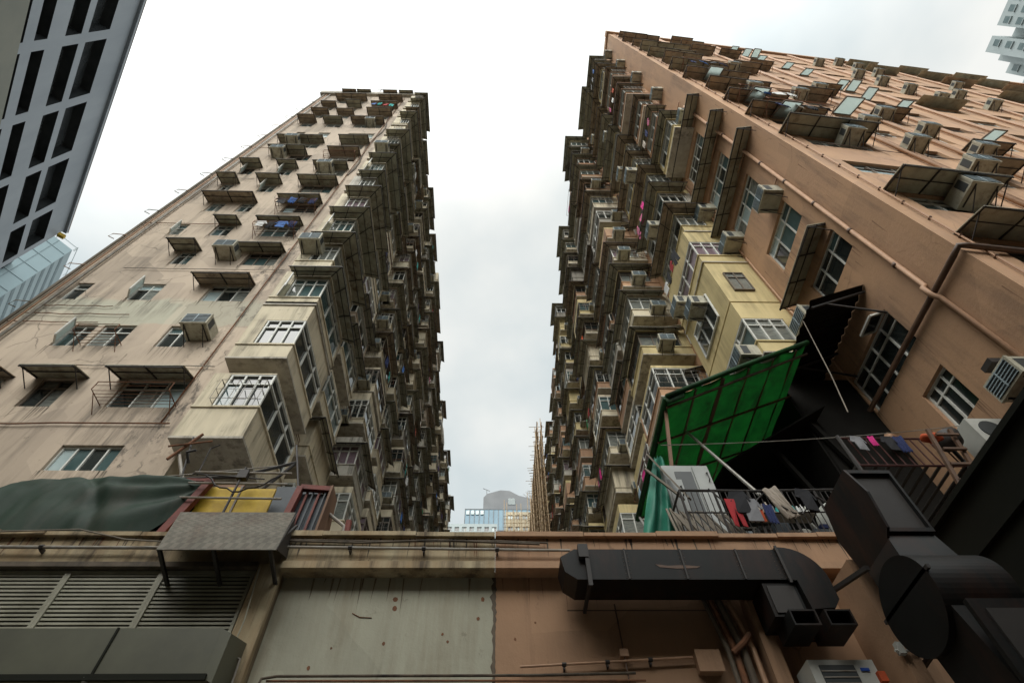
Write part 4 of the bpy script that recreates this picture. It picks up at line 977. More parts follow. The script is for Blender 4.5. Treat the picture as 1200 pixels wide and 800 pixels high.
mb = MB(); mb.beam((2.75,7.4,6.2), (3.5,7.5,10.3), .06, .06, 'plywood'); mb.build('prop_pole', gc)
bc = thing('black_corrugated_awning', 'black corrugated sheet awning fixed to the peach wall above the green canopy', 'awning', (8.4, 8.5, 12.5))
def bq(t): return lambda u, v: V((9.19-1.75*u, 6.35+6*v, 13.8-.85*u+t+.035*math.sin(v*150)))
mb = MB(); mb.grid(bq(0), 3, 170, 'corrugated_black'); mb.grid(bq(.02), 3, 170, 'corrugated_black'); mb.build('sheet', bc)
for y in (6.5, 8.4, 10.4):
    mb = MB(); mb.beam((9.19,y,13.7), (7.45,y,12.85), .05, .05, 'iron_dark'); mb.beam((9.19,y,12.7), (7.9,y,13.05), .04, .04, 'iron_dark'); mb.build('bracket', bc)
# dark boarding added to stand in for deep shade behind the terrace
sh = thing('terrace_backdrop', 'dark boarded shed standing in for shade behind the terrace under the green canopy', 'backdrop', (6.4, 10.4, 5.9))
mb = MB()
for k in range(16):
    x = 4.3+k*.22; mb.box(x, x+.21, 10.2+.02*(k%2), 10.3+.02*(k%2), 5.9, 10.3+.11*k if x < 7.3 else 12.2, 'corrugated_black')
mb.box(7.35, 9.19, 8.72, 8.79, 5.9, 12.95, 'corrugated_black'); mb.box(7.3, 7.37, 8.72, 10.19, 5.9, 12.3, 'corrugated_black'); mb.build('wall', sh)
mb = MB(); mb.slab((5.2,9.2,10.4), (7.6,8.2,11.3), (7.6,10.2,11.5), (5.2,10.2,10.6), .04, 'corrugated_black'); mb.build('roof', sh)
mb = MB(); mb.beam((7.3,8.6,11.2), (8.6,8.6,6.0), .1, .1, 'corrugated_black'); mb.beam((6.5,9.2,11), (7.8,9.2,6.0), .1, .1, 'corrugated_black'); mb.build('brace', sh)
fr_, pn2 = win_mbs(Frame((0,10.18,0),(1,0,0),(0,-1,0)), 5.2, 6.2, 8.2, 9.4, 2, True, .03, 'frame_dark', 'glass_dark'); w_ = fr_.build('window', sh); pn2.build('pane', w_)
# terrace wall belonging to the right tower below its bays
cab = thing('metal_cabinet', 'grey steel cabinet with a dark middle strip behind the terrace railing', 'cabinet', (3.3, 7.3, 5.9))
mb = MB(); mb.box(2.9, 3.72, 7.2, 7.75, 5.9, 8.45, 'cabinet_grey'); mb.build('body', cab)
mb = MB(); mb.box(3.1, 3.4, 7.185, 7.199, 6.6, 8.3, 'cabinet_dark'); mb.build('panel', cab)
for a, b_, z0, z1 in ((2.93, 3.17, 6.2, 8.1), (3.43, 3.7, 6.2, 8.4)):
    mb = MB(); mb.box(a, b_, 7.165, 7.184 if a < 3 else 7.198, z0, z1, 'cabinet_grey'); o = mb.build('door', cab)
    mb = MB(); mb.tube([(b_-.06,7.16,z1-.35), (b_-.06,7.12,z1-.33), (b_-.06,7.12,z1-.18), (b_-.06,7.16,z1-.16)], .012, 'iron_dark'); mb.build('handle', o)
def rail(m):
    for z, r in ((7.42, .022), (7.0, .012), (6.56, .014)): m.tube([(2.85,6.66,z), (4.0,6.66,z-.01), (5.5,6.66,z+.03)], r, 'iron_dark', 6)
    x = 2.85
    while x < 5.5: m.tube([(x,6.66,6.46), (x,6.66,7.42)], .008 if abs((x-2.85)/.53 % 1) > .01 else .02, 'iron_dark', 5); x += .0885
    for k in range(4): m.tube([(2.85,6.66+k*.3,6.46), (2.85,6.66+k*.3,7.42)], .01, 'iron_dark', 5)
    m.tube([(2.85,6.66,7.42), (2.85,7.6,7.42)], .02, 'iron_dark', 6)
one('terrace_railing', 'black iron railing along the parapet in front of the cabinet', 'railing', rail)
def planks(m):
    for k in range(7):
        x = 3.0+k*.125; m.slab((x,6.78,6.42), (x+.11,6.78,6.42), (x+.05-.2,6.95,7.25-rnd.uniform(0,.2)), (x-.06-.2,6.95,7.25), .02, 'grey_wood')
    for k in range(7):
        x = 2.62+k*.06; m.beam((x+.15,6.9,6.42), (x-.02+.15,7.15,7.4+rnd.uniform(-.1,.2)), .035, .02, 'grey_wood')
one('weathered_planks', 'row of weathered grey planks standing behind the railing', 'planks', planks)
for i, (a, b_) in enumerate((((3.1,6.95,7.5), (2.75,7.25,8.75)), ((3.0,6.95,7.5), (2.62,7.2,8.35)))):
    one('timber_batten', '%s pale batten leaning against the left side of the cabinet' % ('longer' if i == 0 else 'shorter'), 'batten', lambda m, a=a, b_=b_: m.beam(a, b_, .09, .03, 'grey_wood'), 'battens by the cabinet')
def teal(u, v):
    w = .12+.5*v**.8; cx = 2.95-.45*v
    return (cx+(u-.5)*w*1.3, 7.3+.08*math.sin(u*13+v*4)*(.4+v)+.05*noise.noise(V((u*5,v*5,1))), 8.75-2.4*v+.03*math.sin(u*20))
def tealf(m): m.grid(teal, 40, 30, 'tarp_teal'); m.grid(lambda u,v: V(teal(u,v))+V((0,.012,0)), 40, 30, 'tarp_teal')
one('teal_tarp', 'crumpled teal plastic sheet hanging at the left edge of the terrace', 'tarpaulin', tealf, smooth=True)
def bucket(m, x, y, z, r0, r1, h, c): m.tube([(x,y,z), (x,y,z+h*.15), (x,y,z+h*.95), (x,y,z+h)], [r0,r0*1.02,r1,r1*1.06], c, 18)
bk = thing('paint_bucket', 'white paint bucket with blue band behind the railing', 'bucket', (4.55, 6.85, 6.42))
mb = MB(); bucket(mb, 4.55, 6.85, 6.42, .1, .125, .34, 'white_plastic'); mb.build('pail', bk, smooth=True)
mb = MB(); mb.tube([(4.55,6.85,6.5), (4.55,6.85,6.66)], [.112,.122], 'blue_paint', 18); mb.box(4.52,4.58,6.715,6.73,6.53,6.6,'yellow_board'); mb.build('band', bk, smooth=True)
one('large_drum', 'big dirty white drum standing behind the railing beside the black duct', 'drum', lambda m: m.tube([(5.25,7.0,6.5), (5.28,7.0,6.55), (5.4,7.0,7.2), (5.42,7.0,7.26)], [.3,.32,.34,.3], 'white_plastic', 20), smooth=True)
one('boxes_heap', 'clutter of grey crates and bags behind the railing', 'crates', lambda m: [m.box(3.95+k*.3, 4.2+k*.3, 6.95, 7.3, 5.95, 6.6+.15*((k*7)%4), rnd.choice(['slate_sheet','cabinet_dark','pipe_grey','cloth grey'])) for k in range(5)])
for i, (x, z, w_, h_, c_) in enumerate(((3.62, 6.5, .22, .2, 'plywood'), (3.9, 6.55, .18, .3, 'cabinet_dark'), (4.12, 6.5, .2, .22, 'cloth grey'), (4.36, 6.62, .16, .16, 'grey_wood'), (4.72, 6.5, .2, .3, 'slate_sheet'))):
    one('cardboard_box' if i % 2 == 0 else 'plastic_tub', ['small brown box at the foot of the railing by the cabinet', 'dark tub behind the railing, next to the small brown box', 'grey bagged box in the middle of the railing clutter', 'tiny wooden tub left of the paint bucket', 'slate coloured box between paint bucket and blue crate'][i], 'box' if i % 2 == 0 else 'tub',
        lambda m, x=x, z=z, w_=w_, h_=h_, c_=c_: (m.hexa([V((x,6.78,z-.08)), V((x+w_,6.76,z-.08)), V((x+w_+.02,6.92,z-.08)), V((x+.02,6.94,z-.08)), V((x-.01,6.77,z+h_)), V((x+w_,6.75,z+h_-.02)), V((x+w_+.03,6.93,z+h_)), V((x+.01,6.95,z+h_+.02))], c_), m.beam((x,6.77,z+h_*.7), (x+w_,6.75,z+h_*.7), .012, .012, 'iron_dark')))
one('garden_hose', 'dark hose looped over the terrace railing', 'hose', lambda m: m.tube([(3.3+k*.14, 6.62-.03*math.sin(k), 7.42-.5*abs(math.sin(k*.55))) for k in range(14)], .012, 'iron_dark', 5))
one('blue_crate', 'dark blue crate right of the paint bucket', 'crate', lambda m: (m.box(4.95,5.3,6.9,7.2,5.95,6.95,'cloth navy'), m.box(4.93,5.32,6.88,7.22,6.9,6.97,'cloth navy')))
one('white_pole', 'short white pole leaning behind the railing', 'pole', lambda m: m.beam((4.92,6.8,6.45), (4.78,6.85,6.95), .03, .03, 'white_plastic'))
def shelf(m):
    m.box(4.3,5.3,7.35,7.6,7.55,7.58,'grey_wood')
    for k in range(13):
        x = 4.35+k*.072; c = rnd.choice(['white_plastic','cloth white','cloth grey','cloth beige','cloth teal','glass_teal'])
        h_ = rnd.uniform(.12,.26); m.tube([(x,7.4,7.58), (x,7.4,7.58+h_*.7), (x,7.4,7.58+h_*.8), (x,7.4,7.58+h_)], [.03,.03,.014,.014], c, 8)
one('bottle_shelf', 'shelf crowded with plastic bottles behind the railing', 'shelf', shelf)
for kd, cl, x, z, s in (('towel','beige',4.25,7.42,.75), ('towel','orange',3.93,7.0,.28), ('shirt','black',3.7,7.35,.6), ('trousers','red',3.56,7.2,.55), ('shirt','grey',3.82,7.2,.6), ('towel','navy',4.08,7.1,.45), ('shirt','black',4.75,7.4,.6)):
    o = place_garment(kd, cl, (x, 6.6, z), rnd.uniform(-.2,.2), 'over the terrace railing', s)
    if cl == 'beige': o.rotation_euler = (0, rad(-18), .1)
one('clothes_line', 'thin line strung across the terrace under the canopy', 'line', lambda m: m.tube([(2.9+k*.6, 6.9, 8.55+.02*(k-5)**2*.2+.06*k) for k in range(11)], .008, 'pipe_grey', 5))
one('guy_wire', 'pale wire slanting down from the black awning', 'wire', lambda m: m.tube([(7.4,6.9,12.9), (6.9,6.8,10.6), (6.6,6.75,9.4)], .012, 'grey_wood', 5))
one('pipe_stub', 'peach pipe elbow at the foot of the side wall', 'pipe', lambda m: m.tube([(9.1,8.6,10.6), (8.7,8.4,10.5), (8.6,8.3,10.3)], .09, 'pipe_peach', 10), smooth=True)
# raised iron balcony on the right
def balc(m):
    for z in (8.1, 8.75): m.tube([(6.1,6.8,z), (8.0,6.8,z)], .02, 'red_dark', 6)
    for k in range(12): m.beam((6.15+k*.16,6.8,8.1), (6.1+k*.16,6.8,8.75), .025, .012, 'red_dark')
    for k in range(9): m.beam((6.2+k*.22,6.8,8.1), (6.2+k*.22,8.4,8.1), .06, .02, 'iron_dark')
    m.beam((6.1,6.8,8.1), (6.1,8.4,8.1), .06, .06, 'iron_dark'); m.beam((8.0,6.8,8.1), (8.0,8.4,8.1), .06, .06, 'iron_dark'); m.tube([(6.1,6.8,5.9), (6.1,6.8,8.8)], .035, 'iron_dark')
    m.tube([(8.0,6.8,5.9), (8.0,6.8,8.8)], .035, 'iron_dark')
one('iron_balcony', 'red and black iron balcony rack right of the green canopy', 'balcony', balc)
for kd, cl, x, s in (('shirt','grey',6.35,.5), ('towel','magenta',6.62,.3), ('shirt','black',6.9,.5), ('towel','navy',7.1,.5)):
    place_garment(kd, cl, (x,6.72,8.72), rnd.uniform(-.3,.3), 'on the red iron balcony', s)
def ladder(m):
    for x in (0, .38): m.beam((6.7+x,6.2,6.3), (7.3+x,6.3,8.45), .06, .05, 'pipe_brown')
    for k in range(6): m.beam((6.78+k*.1,6.22,6.6+k*.33), (7.16+k*.1,6.22,6.6+k*.33), .04, .04, 'pipe_brown')
one('wooden_ladder', 'brown wooden ladder leaning beside the right tower wall', 'ladder', ladder)
one('red_sign_disc', 'round red board beside the black duct hood', 'sign', lambda m: m.tube([(5.62,6.0,6.4), (5.66,6.0,6.4)], [.01,.01], 'cloth red') or m.prism([(5.55+.2*math.sin(rad(t)),6.1,6.62+.3*math.cos(rad(t))) for t in range(0,360,15)], (0,.03,0), 'cloth red'))
one('orange_bag', 'orange plastic bag on top of the ladder', 'bag', lambda m: m.grid(lambda u,v: (7.35+.2*math.cos(u*6.28)*math.sin(v*3.14), 6.4+.1*math.sin(u*6.28)*math.sin(v*3.14), 8.35+.08*math.cos(v*3.14)+.02*math.sin(u*25)), 18, 9, 'cloth orange'), smooth=True)
u2 = thing('outdoor_unit', 'dirty white outdoor air conditioner on a bracket below the lowest side-wall window', 'air conditioner', (8.6, 6.5, 8.2))
mb = MB(); mb.box(8.2, 8.95, 6.35, 6.75, 8.25, 8.8, 'white_plastic'); mb.build('casing', u2)
mb = MB(); mb.prism([(8.5+.2*math.cos(rad(t)),6.33,8.52+.2*math.sin(rad(t))) for t in range(0,360,20)], (0,.018,0), 'ac_grille'); mb.build('grille', u2)
mb = MB(); mb.beam((9.2,6.4,8.22), (8.2,6.4,8.22), .04, .04, 'iron_dark'); mb.beam((9.2,6.4,7.8), (8.3,6.4,8.2), .04, .04, 'iron_dark'); mb.beam((9.2,6.7,8.22), (8.2,6.7,8.22), .04, .04, 'iron_dark'); mb.build('bracket', u2)
one('dark_basket', 'round black basket hanging beside the white outdoor unit', 'basket', lambda m: m.tube([(7.85,6.6,8.35), (7.85,6.6,8.4), (7.85,6.6,8.6), (7.85,6.6,8.62)], [.12,.18,.22,.2], 'iron_dark', 16), smooth=True)
cam2 = thing('wall_lamp', 'small black floodlight on the peach side wall at the right edge', 'lamp', (9.1, 5.7, 9.4))
mb = MB(); mb.box(8.75, 9.0, 5.55, 5.8, 9.4, 9.52, 'iron_dark'); mb.build('head', cam2)
mb = MB(); mb.beam((9.0,5.68,9.45), (9.2,5.68,9.45), .03, .03, 'iron_dark'); mb.build('arm', cam2)

# ================================================================== BAMBOO SCAFFOLD, FAR END OF THE RIGHT TOWER
sf = thing('bamboo_scaffold', 'tall bamboo scaffolding clad against the far end of the right tower', 'scaffold', (5.9, 66, 5.9))
n = 0
for x in (5.3, 5.9):
    y = 50.
    while y < 84:
        mb = MB(); top = RTOP+rnd.uniform(.3, 2.2)
        mb.tube([(x+rnd.uniform(-.1,.1), y, 6), (x+rnd.uniform(-.12,.12), y+rnd.uniform(-.1,.1), 30), (x+rnd.uniform(-.15,.15), y+rnd.uniform(-.2,.2), top)], .045, 'bamboo', 5); mb.build('pole', sf); y += .95; n += 1
mb = MB(); z = 7
while z < RTOP+1:
    for x in (5.3, 5.9): mb.tube([(x,50+rnd.uniform(-.8,0),z), (x,84+rnd.uniform(0,.6),z)], .05, 'bamboo', 4)
    yy = 50.5
    while yy < 84: mb.tube([(4.9+rnd.uniform(-.7,.3),yy,z), (6.3,yy,z+.1)], .04, 'bamboo', 4); yy += 2.6
    z += .95
for k in range(8): mb.tube([(5.25,50+k*4,8+rnd.uniform(0,20)), (5.25,53+k*4,30+rnd.uniform(0,24))], .05, 'bamboo', 4)
mb.build('ledger', sf, kind='stuff')

# ================================================================== FAR BUILDINGS
ob = thing('glass_office', 'distant office block with blue glass curtain wall under a grey curved crown', 'building', (2, 120, 0))
mb = MB(); mb.box(-7.6, 16, 112, 135, 0, 93.2, 'glass_office'); mb.build('wall', ob)
mb = MB()
x = -7.6
while x < 16: mb.box(x-.06, x+.06, 111.85, 111.999, 60, 93.2, 'office_grey'); x += 1.18
for z in (74.2, 78.4, 82.6, 86.8, 93.1): mb.box(-7.7, 16, 111.9, 111.999, z-.08, z+.08, 'office_grey')
mb.build('mullions', ob)
mb = MB(); lp = [(-3.2,114,93.2), (-3.2,114,98.6), (-2.2,114,99.8), (1.2,114,101), (3.6,114,100.8), (6,114,99.2), (16,114,96.5), (16,114,93.2)]
mb.prism(lp, (0,18,0), 'office_grey'); mb.build('roof_crown', ob)
mb = MB(); mb.box(3.2, 5.0, 113.9, 113.999, 96.2, 98.2, 'glass_teal'); mb.build('window', ob)
mb = MB()
for k in range(4): mb.box(-7.3+k*1.18, -6.5+k*1.18, 111.8, 111.84, 91.4, 92.6, 'glass_pale')
mb.build('window', ob)
mb = MB(); mb.tube([(-2.4,114.5,99), (-2.4,114.5,101.5)], .08, 'office_grey'); mb.beam((-3.4,114.5,102), (-1.6,114.5,101.1), .12, .12, 'office_grey'); mb.build('roof_mast', ob)
def lowb(nm, label, x0, x1, y0, y1, z1, wm, rows):
    t = thing(nm, label, 'building', ((x0+x1)/2, (y0+y1)/2, 0))
    mb = MB(); holes = []
    F = Frame((0,y0,0), (1,0,0), (0,-1,0))
    for r in range(rows):
        z = z1-1.9-r*3; x = x0+.5
        while x+1.0 < x1-.2: holes.append((x, x+1.0, z, z+1.1)); x += 1.6
    wall_holes(mb, F, x0, x1, 0, z1, holes, .3, wm)
    mb.quad((x0,y0,0),(x0,y1,0),(x0,y1,z1),(x0,y0,z1),wm); mb.quad((x1,y0,0),(x1,y1,0),(x1,y1,z1),(x1,y0,z1),wm); mb.quad((x0,y0,z1),(x1,y0,z1),(x1,y1,z1),(x0,y1,z1),'roof_concrete')
    mb.build('wall', t)
    for h_ in holes[:40]: 
        fr, pn = win_mbs(F, *h_, cols=2, transom=False, d=-.2); fr.add(pn); fr.build('window', t)
    return t
lowb('white_block', 'low white building far off at the end of the canyon, left part', -12.5, .4, 100, 108, 79.4, 'tower_white', 3)
lowb('cream_block', 'cream building wrapped in bamboo at the far end of the canyon', 2.2, 12, 99, 108, 81.8, 'wall_cream', 4)
s2 = thing('bamboo_lattice', 'pale bamboo lattice in front of the far cream building', 'scaffold', (6, 98.4, 60))
mb = MB(); x = 2.
while x < 10: mb.tube([(x,98.5,60), (x+rnd.uniform(-.2,.2),98.5,82+rnd.uniform(-1.5,6))], .07, 'bamboo', 4); x += .62
mb.build('pole', s2, kind='stuff')
mb = MB()
for k in range(16): mb.tube([(1.7,98.4,66+k*.95), (10,98.4,66+k*.95)], .06, 'bamboo', 4)
mb.build('ledger', s2)
for k in range(1): pass
def baretree(m):
    def br(p, d, l, r, n_):
        q = p+d*l; m.tube([p, p.lerp(q,.5)+V((rnd.uniform(-.1,.1),0,rnd.uniform(-.1,.1)))*l*.3, q], [r, r*.8, r*.6], 'grey_wood', 5)
        if n_ > 0:
            for _ in range(3):
                e = (d+V((rnd.uniform(-.8,.8), rnd.uniform(-.5,.5), rnd.uniform(-.2,.6)))).normalized(); br(q, e, l*.68, r*.55, n_-1)
    br(V((8.4,96,60)), V((0,0,1)), 17, .16, 0); br(V((8.4,96,77)), V((-.05,0,1)).normalized(), 3, .12, 4)
one('bare_tree', 'bare branches poking up beside the scaffold at the far end', 'tree', baretree)

# upper-left grey tower with vertical slots
tl = thing('slotted_tower', 'grey-blue high-rise with long dark vertical slots at the upper left', 'building', (-55, 20, 0))
Pn = V((-64.56,33.74,0)); dr = V((.585,-.811,0)).normalized()
TF = Frame(Pn, dr, V((-dr.y, dr.x, 0)) if V((-dr.y,dr.x,0)).dot(-Pn) > 0 else V((dr.y,-dr.x,0)))
H = 80.; Lg = 62.
mb = MB(); holes = []
u = 7.5; groups = [(.9, 6.2)]
while u < Lg-9:
    groups.append((u, u+7.35)); u += 8.55
for (a, b_) in groups:
    for (c, w) in ((0, 1.15), (2.1, 1.0), (4.0, .8)): pass
zt = H-4.6
for (a, b_) in groups:
    z = zt
    for (gap, hh) in ((0, 4.0), (1.2, 2.7), (2.7, 1.9), (1.5, 1.0), (.9, .9), (.9, .9), (1.8, 1.4), (1.8, 1.4), (2.4, 1.6), (2.4, 1.6), (2.4, 1.6), (2.4, 1.6), (2.4, 1.6)):
        z -= gap; holes.append((a, b_, z-hh, z)); z -= hh
wall_holes(mb, TF, 0, Lg, 0, H, holes, 1.1, 'tower_panel', 'tower_slot')
for a, b_, c, d in holes: mb.quad(TF.p(a,-1.1,c), TF.p(b_,-1.1,c), TF.p(b_,-1.1,d), TF.p(a,-1.1,d), 'tower_slot')
mb.quad(TF.p(0,0,0), TF.p(0,-25,0), TF.p(0,-25,H), TF.p(0,0,H), 'tower_panel'); mb.quad(TF.p(Lg,0,0), TF.p(Lg,-25,0), TF.p(Lg,-25,H), TF.p(Lg,0,H), 'tower_panel')
mb.quad(TF.p(0,0,H), TF.p(Lg,0,H), TF.p(Lg,-25,H), TF.p(0,-25,H), 'roof_concrete'); mb.build('wall', tl)
mb = MB(); mb.fbox(TF, -.4, Lg, -.3, .35, H+.002, H+.5, 'tower_panel'); mb.fbox(TF, -.2, Lg, .5, .56, H+.1, H+.16, 'pipe_peach'); mb.build('parapet', tl)
mb = MB(); mb.fbox(TF, 22, Lg, .002, .3, 0, H-19.5, 'tower_beige'); mb.build('lower_cladding', tl)
mb = MB(); mb.fbox(TF, .4, .9, .35, 1.2, H-2.4, H-1.8, 'yellow_board'); mb.build('roof_lamp', tl)

# pale blue tiled tower behind it
bt = thing('pale_blue_tower', 'pale blue tiled high-rise with dark vent, left edge behind the slotted tower', 'building', (-80, 50, 0))
Cn = V((-72.9,41.6,0)); d1 = V((-.61,-.79,0)).normalized(); d2_ = V((-.63,.78,0)).normalized(); HB = 90
F1 = Frame(Cn, d1, (.79,-.61,0)); F2 = Frame(Cn, d2_, (.78,.63,0))
mb = MB(); P4 = [Cn, Cn+d1*24, Cn+d1*24+d2_*30, Cn+d2_*30]
mb.hexa([V(q) for q in P4]+[q+V((0,0,HB)) for q in P4], 'tile_blue'); mb.build('wall', bt)
mb = MB()
for k in range(8): mb.fbox(F1, k*3+2.2, k*3+2.3, .003, .04, 20, HB, 'tile_joint')
for k in range(18): mb.fbox(F1, .1, 24, .004, .05, HB-2-k*3.2, HB-1.9-k*3.2, 'tile_joint')
for k in range(26): mb.fbox(F2, .2, 30, .004, .03, HB-3-k*2.2, HB-2.2-k*2.2, 'tile_joint')
mb.build('joints', bt)
mb = MB(); mb.fbox(F1, 3.0, 5.6, .05, .9, HB-12, HB-10, 'tower_slot'); mb.build('vent', bt)
mb = MB(); mb.fbox(F1, -.3, 24, .06, .12, HB+.9, HB+1.0, 'tower_white'); mb.fbox(F2, -.3, 30, .26, .32, HB+.9, HB+1., 'tower_white')
for k in range(9): mb.fbox(F1, k*3-.2, k*3-.1, .06, .12, HB, HB+.9, 'tower_white'); mb.fbox(F2, k*3, k*3+.1, .26, .32, HB, HB+.9, 'tower_white')
mb.build('roof_railing', bt)

# upper-right pale tower
tr_ = thing('pale_high_rise', 'pale grey-green stepped high-rise at the upper right corner', 'building', (110, 8, 0))
K = 1.6; ZT = 1.6+76.1*K
mb = MB(); wn = MB()
for (x, y0, y1, dz) in ((60,-9,4.2,0), (62.2,4.201,5.3,-.5), (60.02,5.301,7.07,0), (62.1,7.071,7.95,0), (63.8,7.951,9.35,0), (66.6,9.351,10.5,0), (66.9,10.501,12.4,.3), (70,12.401,15,0)):
    X0, a, b_ = x*K, y0*K, y1*K
    mb.box(X0, 128, a, b_, 0, ZT+dz, 'tower_white')
    G = Frame((X0,0,0), (0,1,0), (-1,0,0))
    for r in range(34):
        z = ZT-2.6-r*3.1; u = a+.5
        while u+1.1 < b_-.2:
            wn.fbox(G, u, u+1.1, .01, .08, z, z+1.4, 'glass_teal'); wn.fbox(G, u-.1, u+1.2, .0, .25, z-.25, z-.12, 'tower_white'); u += 1.9
mb.build('wall', tr_); wn.build('window', tr_, kind='stuff')

# roof-top things
one('roof_pole_frame', 'thin metal pole frame standing on the right tower roof edge', 'frame', lambda m: m.tube([(43.8,7.8,56), (43.9,8.0,59.6), (44.9,8.0,59.6), (45.0,7.9,56)], .05, 'rust', 5))
one('roof_tank', 'small box tank on the right tower roof near the canyon corner', 'tank', lambda m: (m.fbox(RF, 1.6, 2.4, -.25, .25, RTOP+.55, RTOP+1.5, 'wall_grey'), m.tube([RF.p(2,0,RTOP+1.5), RF.p(2,0,RTOP+2.2)], .04, 'iron_dark')))
one('roof_aerial', 'thin aerial on the roof edge of the left tower', 'aerial', lambda m: (m.tube([(-11,9.6,55.2), (-11,9.5,57.4)], .03, 'iron_dark'), m.tube([(-11.4,9.5,57.1), (-10.6,9.5,57.1)], .02, 'iron_dark')))
for k, x in enumerate((-14, -12.7, -10.4, -9)):
    awning_mb(LF, x, x+1.25, LTOP+.1, .55, .3, 'awning' if k % 2 else 'awning_brown').build('awning', left)

for i, (s_, h_) in enumerate(((4.2,1.0), (6.6,.7), (12.5,1.3), (18,.8), (24,1.2))):
    one('roof_box', 'grey plant box on the right tower roof edge, %s from the canyon' % ORD[i], 'plant box', lambda m, s_=s_, h_=h_: (m.fbox(RF, s_, s_+.9, -.28, .12, RTOP+.55, RTOP+.55+h_*.6, 'wall_grey'), m.tube([RF.p(s_+1.2,0,RTOP+.5), RF.p(s_+1.2,0,RTOP+.6+h_)], .03, 'iron_dark', 5)))
flush_acs()

ot = thing('opposite_building', 'long grey building, unseen across the street behind the camera, added to shade the podium', 'building', (0, -14, 0))  # unseen block added to shade the podium, height set for that
mb = MB(); OF = Frame((0,-8.5,0), (-1,0,0), (0,1,0)); hs = []
for r_ in range(5):
    for c_ in range(-16, 16): hs.append((c_*3+.8, c_*3+2.3, 1.4+r_*3.1, 3.0+r_*3.1))
wall_holes(mb, OF, -50, 50, 0, 17.5, hs, .2, 'wall_grey')
mb.quad((-50,-8.5,17.5), (50,-8.5,17.5), (50,-24,17.5), (-50,-24,17.5), 'roof_concrete'); mb.quad((-50,-24,0), (50,-24,0), (50,-24,17.5), (-50,-24,17.5), 'wall_grey')
for x in (-50, 50): mb.quad((x,-8.5,0), (x,-24,0), (x,-24,17.5), (x,-8.5,17.5), 'wall_grey')
mb.build('wall', ot)
mb = MB()
for a, b_, c, d_ in hs: f2, p2 = win_mbs(OF, a, b_, c, d_, 2, False, -.12); mb.add(f2); mb.add(p2)
mb.build('window', ot, kind='stuff')
# ================================================================== GROUND
def struct(name, fn):
    mb = MB(); fn(mb); return mb.build(name, kind='structure')
struct('ground', lambda m: m.quad((-600,-600,-.02), (600,-600,-.02), (600,600,-.02), (-600,600,-.02), 'asphalt'))
struct('road', lambda m: m.quad((-200,-6,-.012), (200,-6,-.012), (200,3.4,-.012), (-200,3.4,-.012), 'asphalt'))
struct('road_marking', lambda m: [m.quad((x,-1.4,-.006), (x+2,-1.4,-.006), (x+2,-1.28,-.006), (x,-1.28,-.006), 'road_paint') for x in range(-60, 60, 5)])
struct('pavement', lambda m: m.box(-200, 200, 3.4, 6.6, -.02, .13, 'pavement'))
struct('kerb', lambda m: m.box(-200, 200, 3.2, 3.398, -.02, .14, 'roof_concrete'))

# ================================================================== SKY AND LIGHT
w = bpy.data.worlds.new('World'); sc.world = w; w.use_nodes = True
nt = w.node_tree; N = nt.nodes; L = nt.links; bg = N['Background']
sky = N.new('ShaderNodeTexSky'); sky.sky_type = 'NISHITA'; sky.sun_disc = False; SE, SR = rad(44), rad(200)
sky.sun_elevation = SE; sky.sun_rotation = SR; sky.air_density = 1; sky.dust_density = 3
L.new(sky.outputs[0], bg.inputs[0]); bg.inputs[1].default_value = .1
tc = N.new('ShaderNodeTexCoord'); mp = N.new('ShaderNodeMapping'); mp.inputs['Scale'].default_value = (1.3, 1.3, 2.2)
nz = N.new('ShaderNodeTexNoise'); nz.inputs['Scale'].default_value = 1.6; nz.inputs['Detail'].default_value = 5; nz.inputs['Roughness'].default_value = .5
L.new(tc.outputs['Generated'], mp.inputs[0]); L.new(mp.outputs[0], nz.inputs[0])
cr = N.new('ShaderNodeValToRGB'); cr.color_ramp.elements[0].position = .34; cr.color_ramp.elements[0].color = (.6,.68,.7,1)
cr.color_ramp.elements[1].position = .62; cr.color_ramp.elements[1].color = (.92,.925,.885,1)
L.new(nz.outputs['Fac'], cr.inputs[0])
b2 = N.new('ShaderNodeBackground'); L.new(cr.outputs[0], b2.inputs[0])
dp = N.new('ShaderNodeVectorMath'); dp.operation = 'DOT_PRODUCT'; L.new(tc.outputs['Generated'], dp.inputs[0])
dp.inputs[1].default_value = (math.sin(SR)*math.cos(SE), math.cos(SR)*math.cos(SE), math.sin(SE))
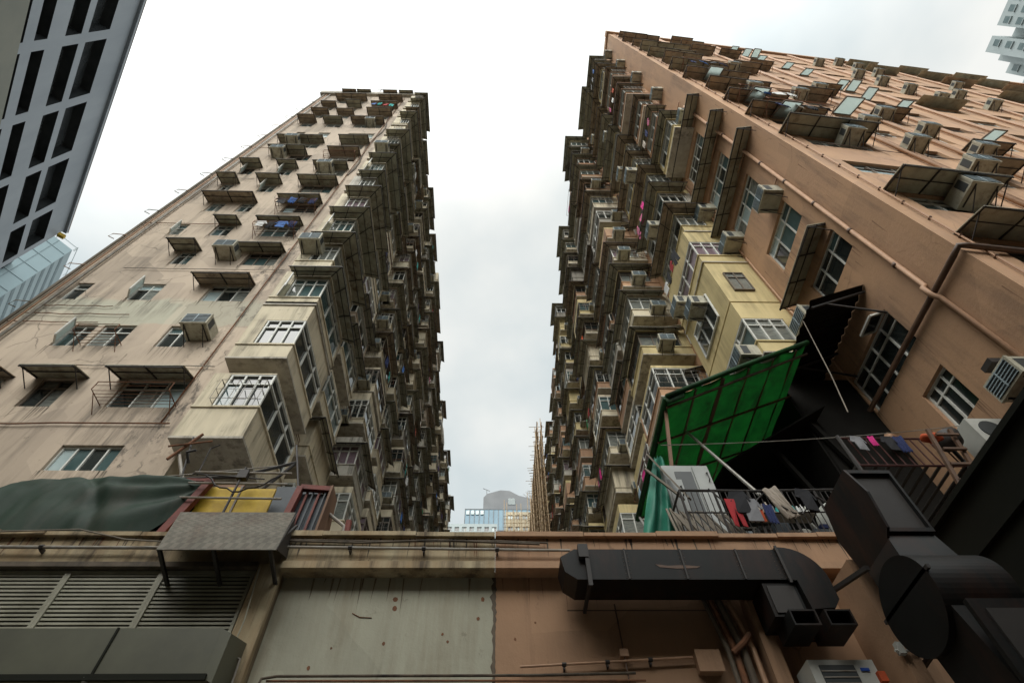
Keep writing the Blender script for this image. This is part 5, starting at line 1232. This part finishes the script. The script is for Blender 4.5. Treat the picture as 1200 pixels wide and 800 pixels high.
mr = N.new('ShaderNodeMapRange'); mr.interpolation_type = 'SMOOTHSTEP'
for k_, v_ in (('From Min', .35), ('From Max', 1.), ('To Min', .68), ('To Max', 2.3)): mr.inputs[k_].default_value = v_
L.new(dp.outputs['Value'], mr.inputs['Value']); L.new(mr.outputs['Result'], b2.inputs[1])
mx = N.new('ShaderNodeMixShader'); mx.inputs[0].default_value = .93
L.new(bg.outputs[0], mx.inputs[1]); L.new(b2.outputs[0], mx.inputs[2]); L.new(mx.outputs[0], N['World Output'].inputs[0])
sd = bpy.data.lights.new('Sun', 'SUN'); sd.energy = 1.1; sd.angle = rad(40); sd.color = (1, .96, .9)
so = bpy.data.objects.new('Sun', sd); C.objects.link(so)
d = V((math.sin(SR)*math.cos(SE), math.cos(SR)*math.cos(SE), math.sin(SE)))
so.rotation_euler = (-d).to_track_quat('-Z', 'Y').to_euler()

# ================================================================== CAMERA
from mathutils import Matrix
pi_, ro, ya = rad(56.087), rad(-1.543), rad(-2.663)
f = V((0, math.cos(pi_), math.sin(pi_))); r = V((1,0,0)); u = V((0,-math.sin(pi_), math.cos(pi_)))
r2 = r*math.cos(ro)+u*math.sin(ro); u2_ = u*math.cos(ro)-r*math.sin(ro)
Z = Matrix.Rotation(ya, 3, 'Z'); r2, u2_, f = Z@r2, Z@u2_, Z@f
cd = bpy.data.cameras.new('Camera'); co = bpy.data.objects.new('Camera', cd); C.objects.link(co)
M = Matrix((r2, u2_, -f)).transposed().to_4x4(); M.translation = V((0,0,1.6)); co.matrix_world = M
cd.sensor_width = 36; cd.lens = 36*648.66/1200; cd.clip_end = 3000; cd.clip_start = .05
sc.camera = co
sc.view_settings.view_transform = 'Standard'; sc.view_settings.look = 'None'; sc.view_settings.gamma = 1; sc.view_settings.exposure = .64
sc.cycles.max_bounces = 8; sc.cycles.diffuse_bounces = 6; sc.cycles.glossy_bounces = 2
print('acs', len(AC), 'garments', NG, 'bays', len(BAYS['L']), len(BAYS['R']), 'scaffold poles', n)
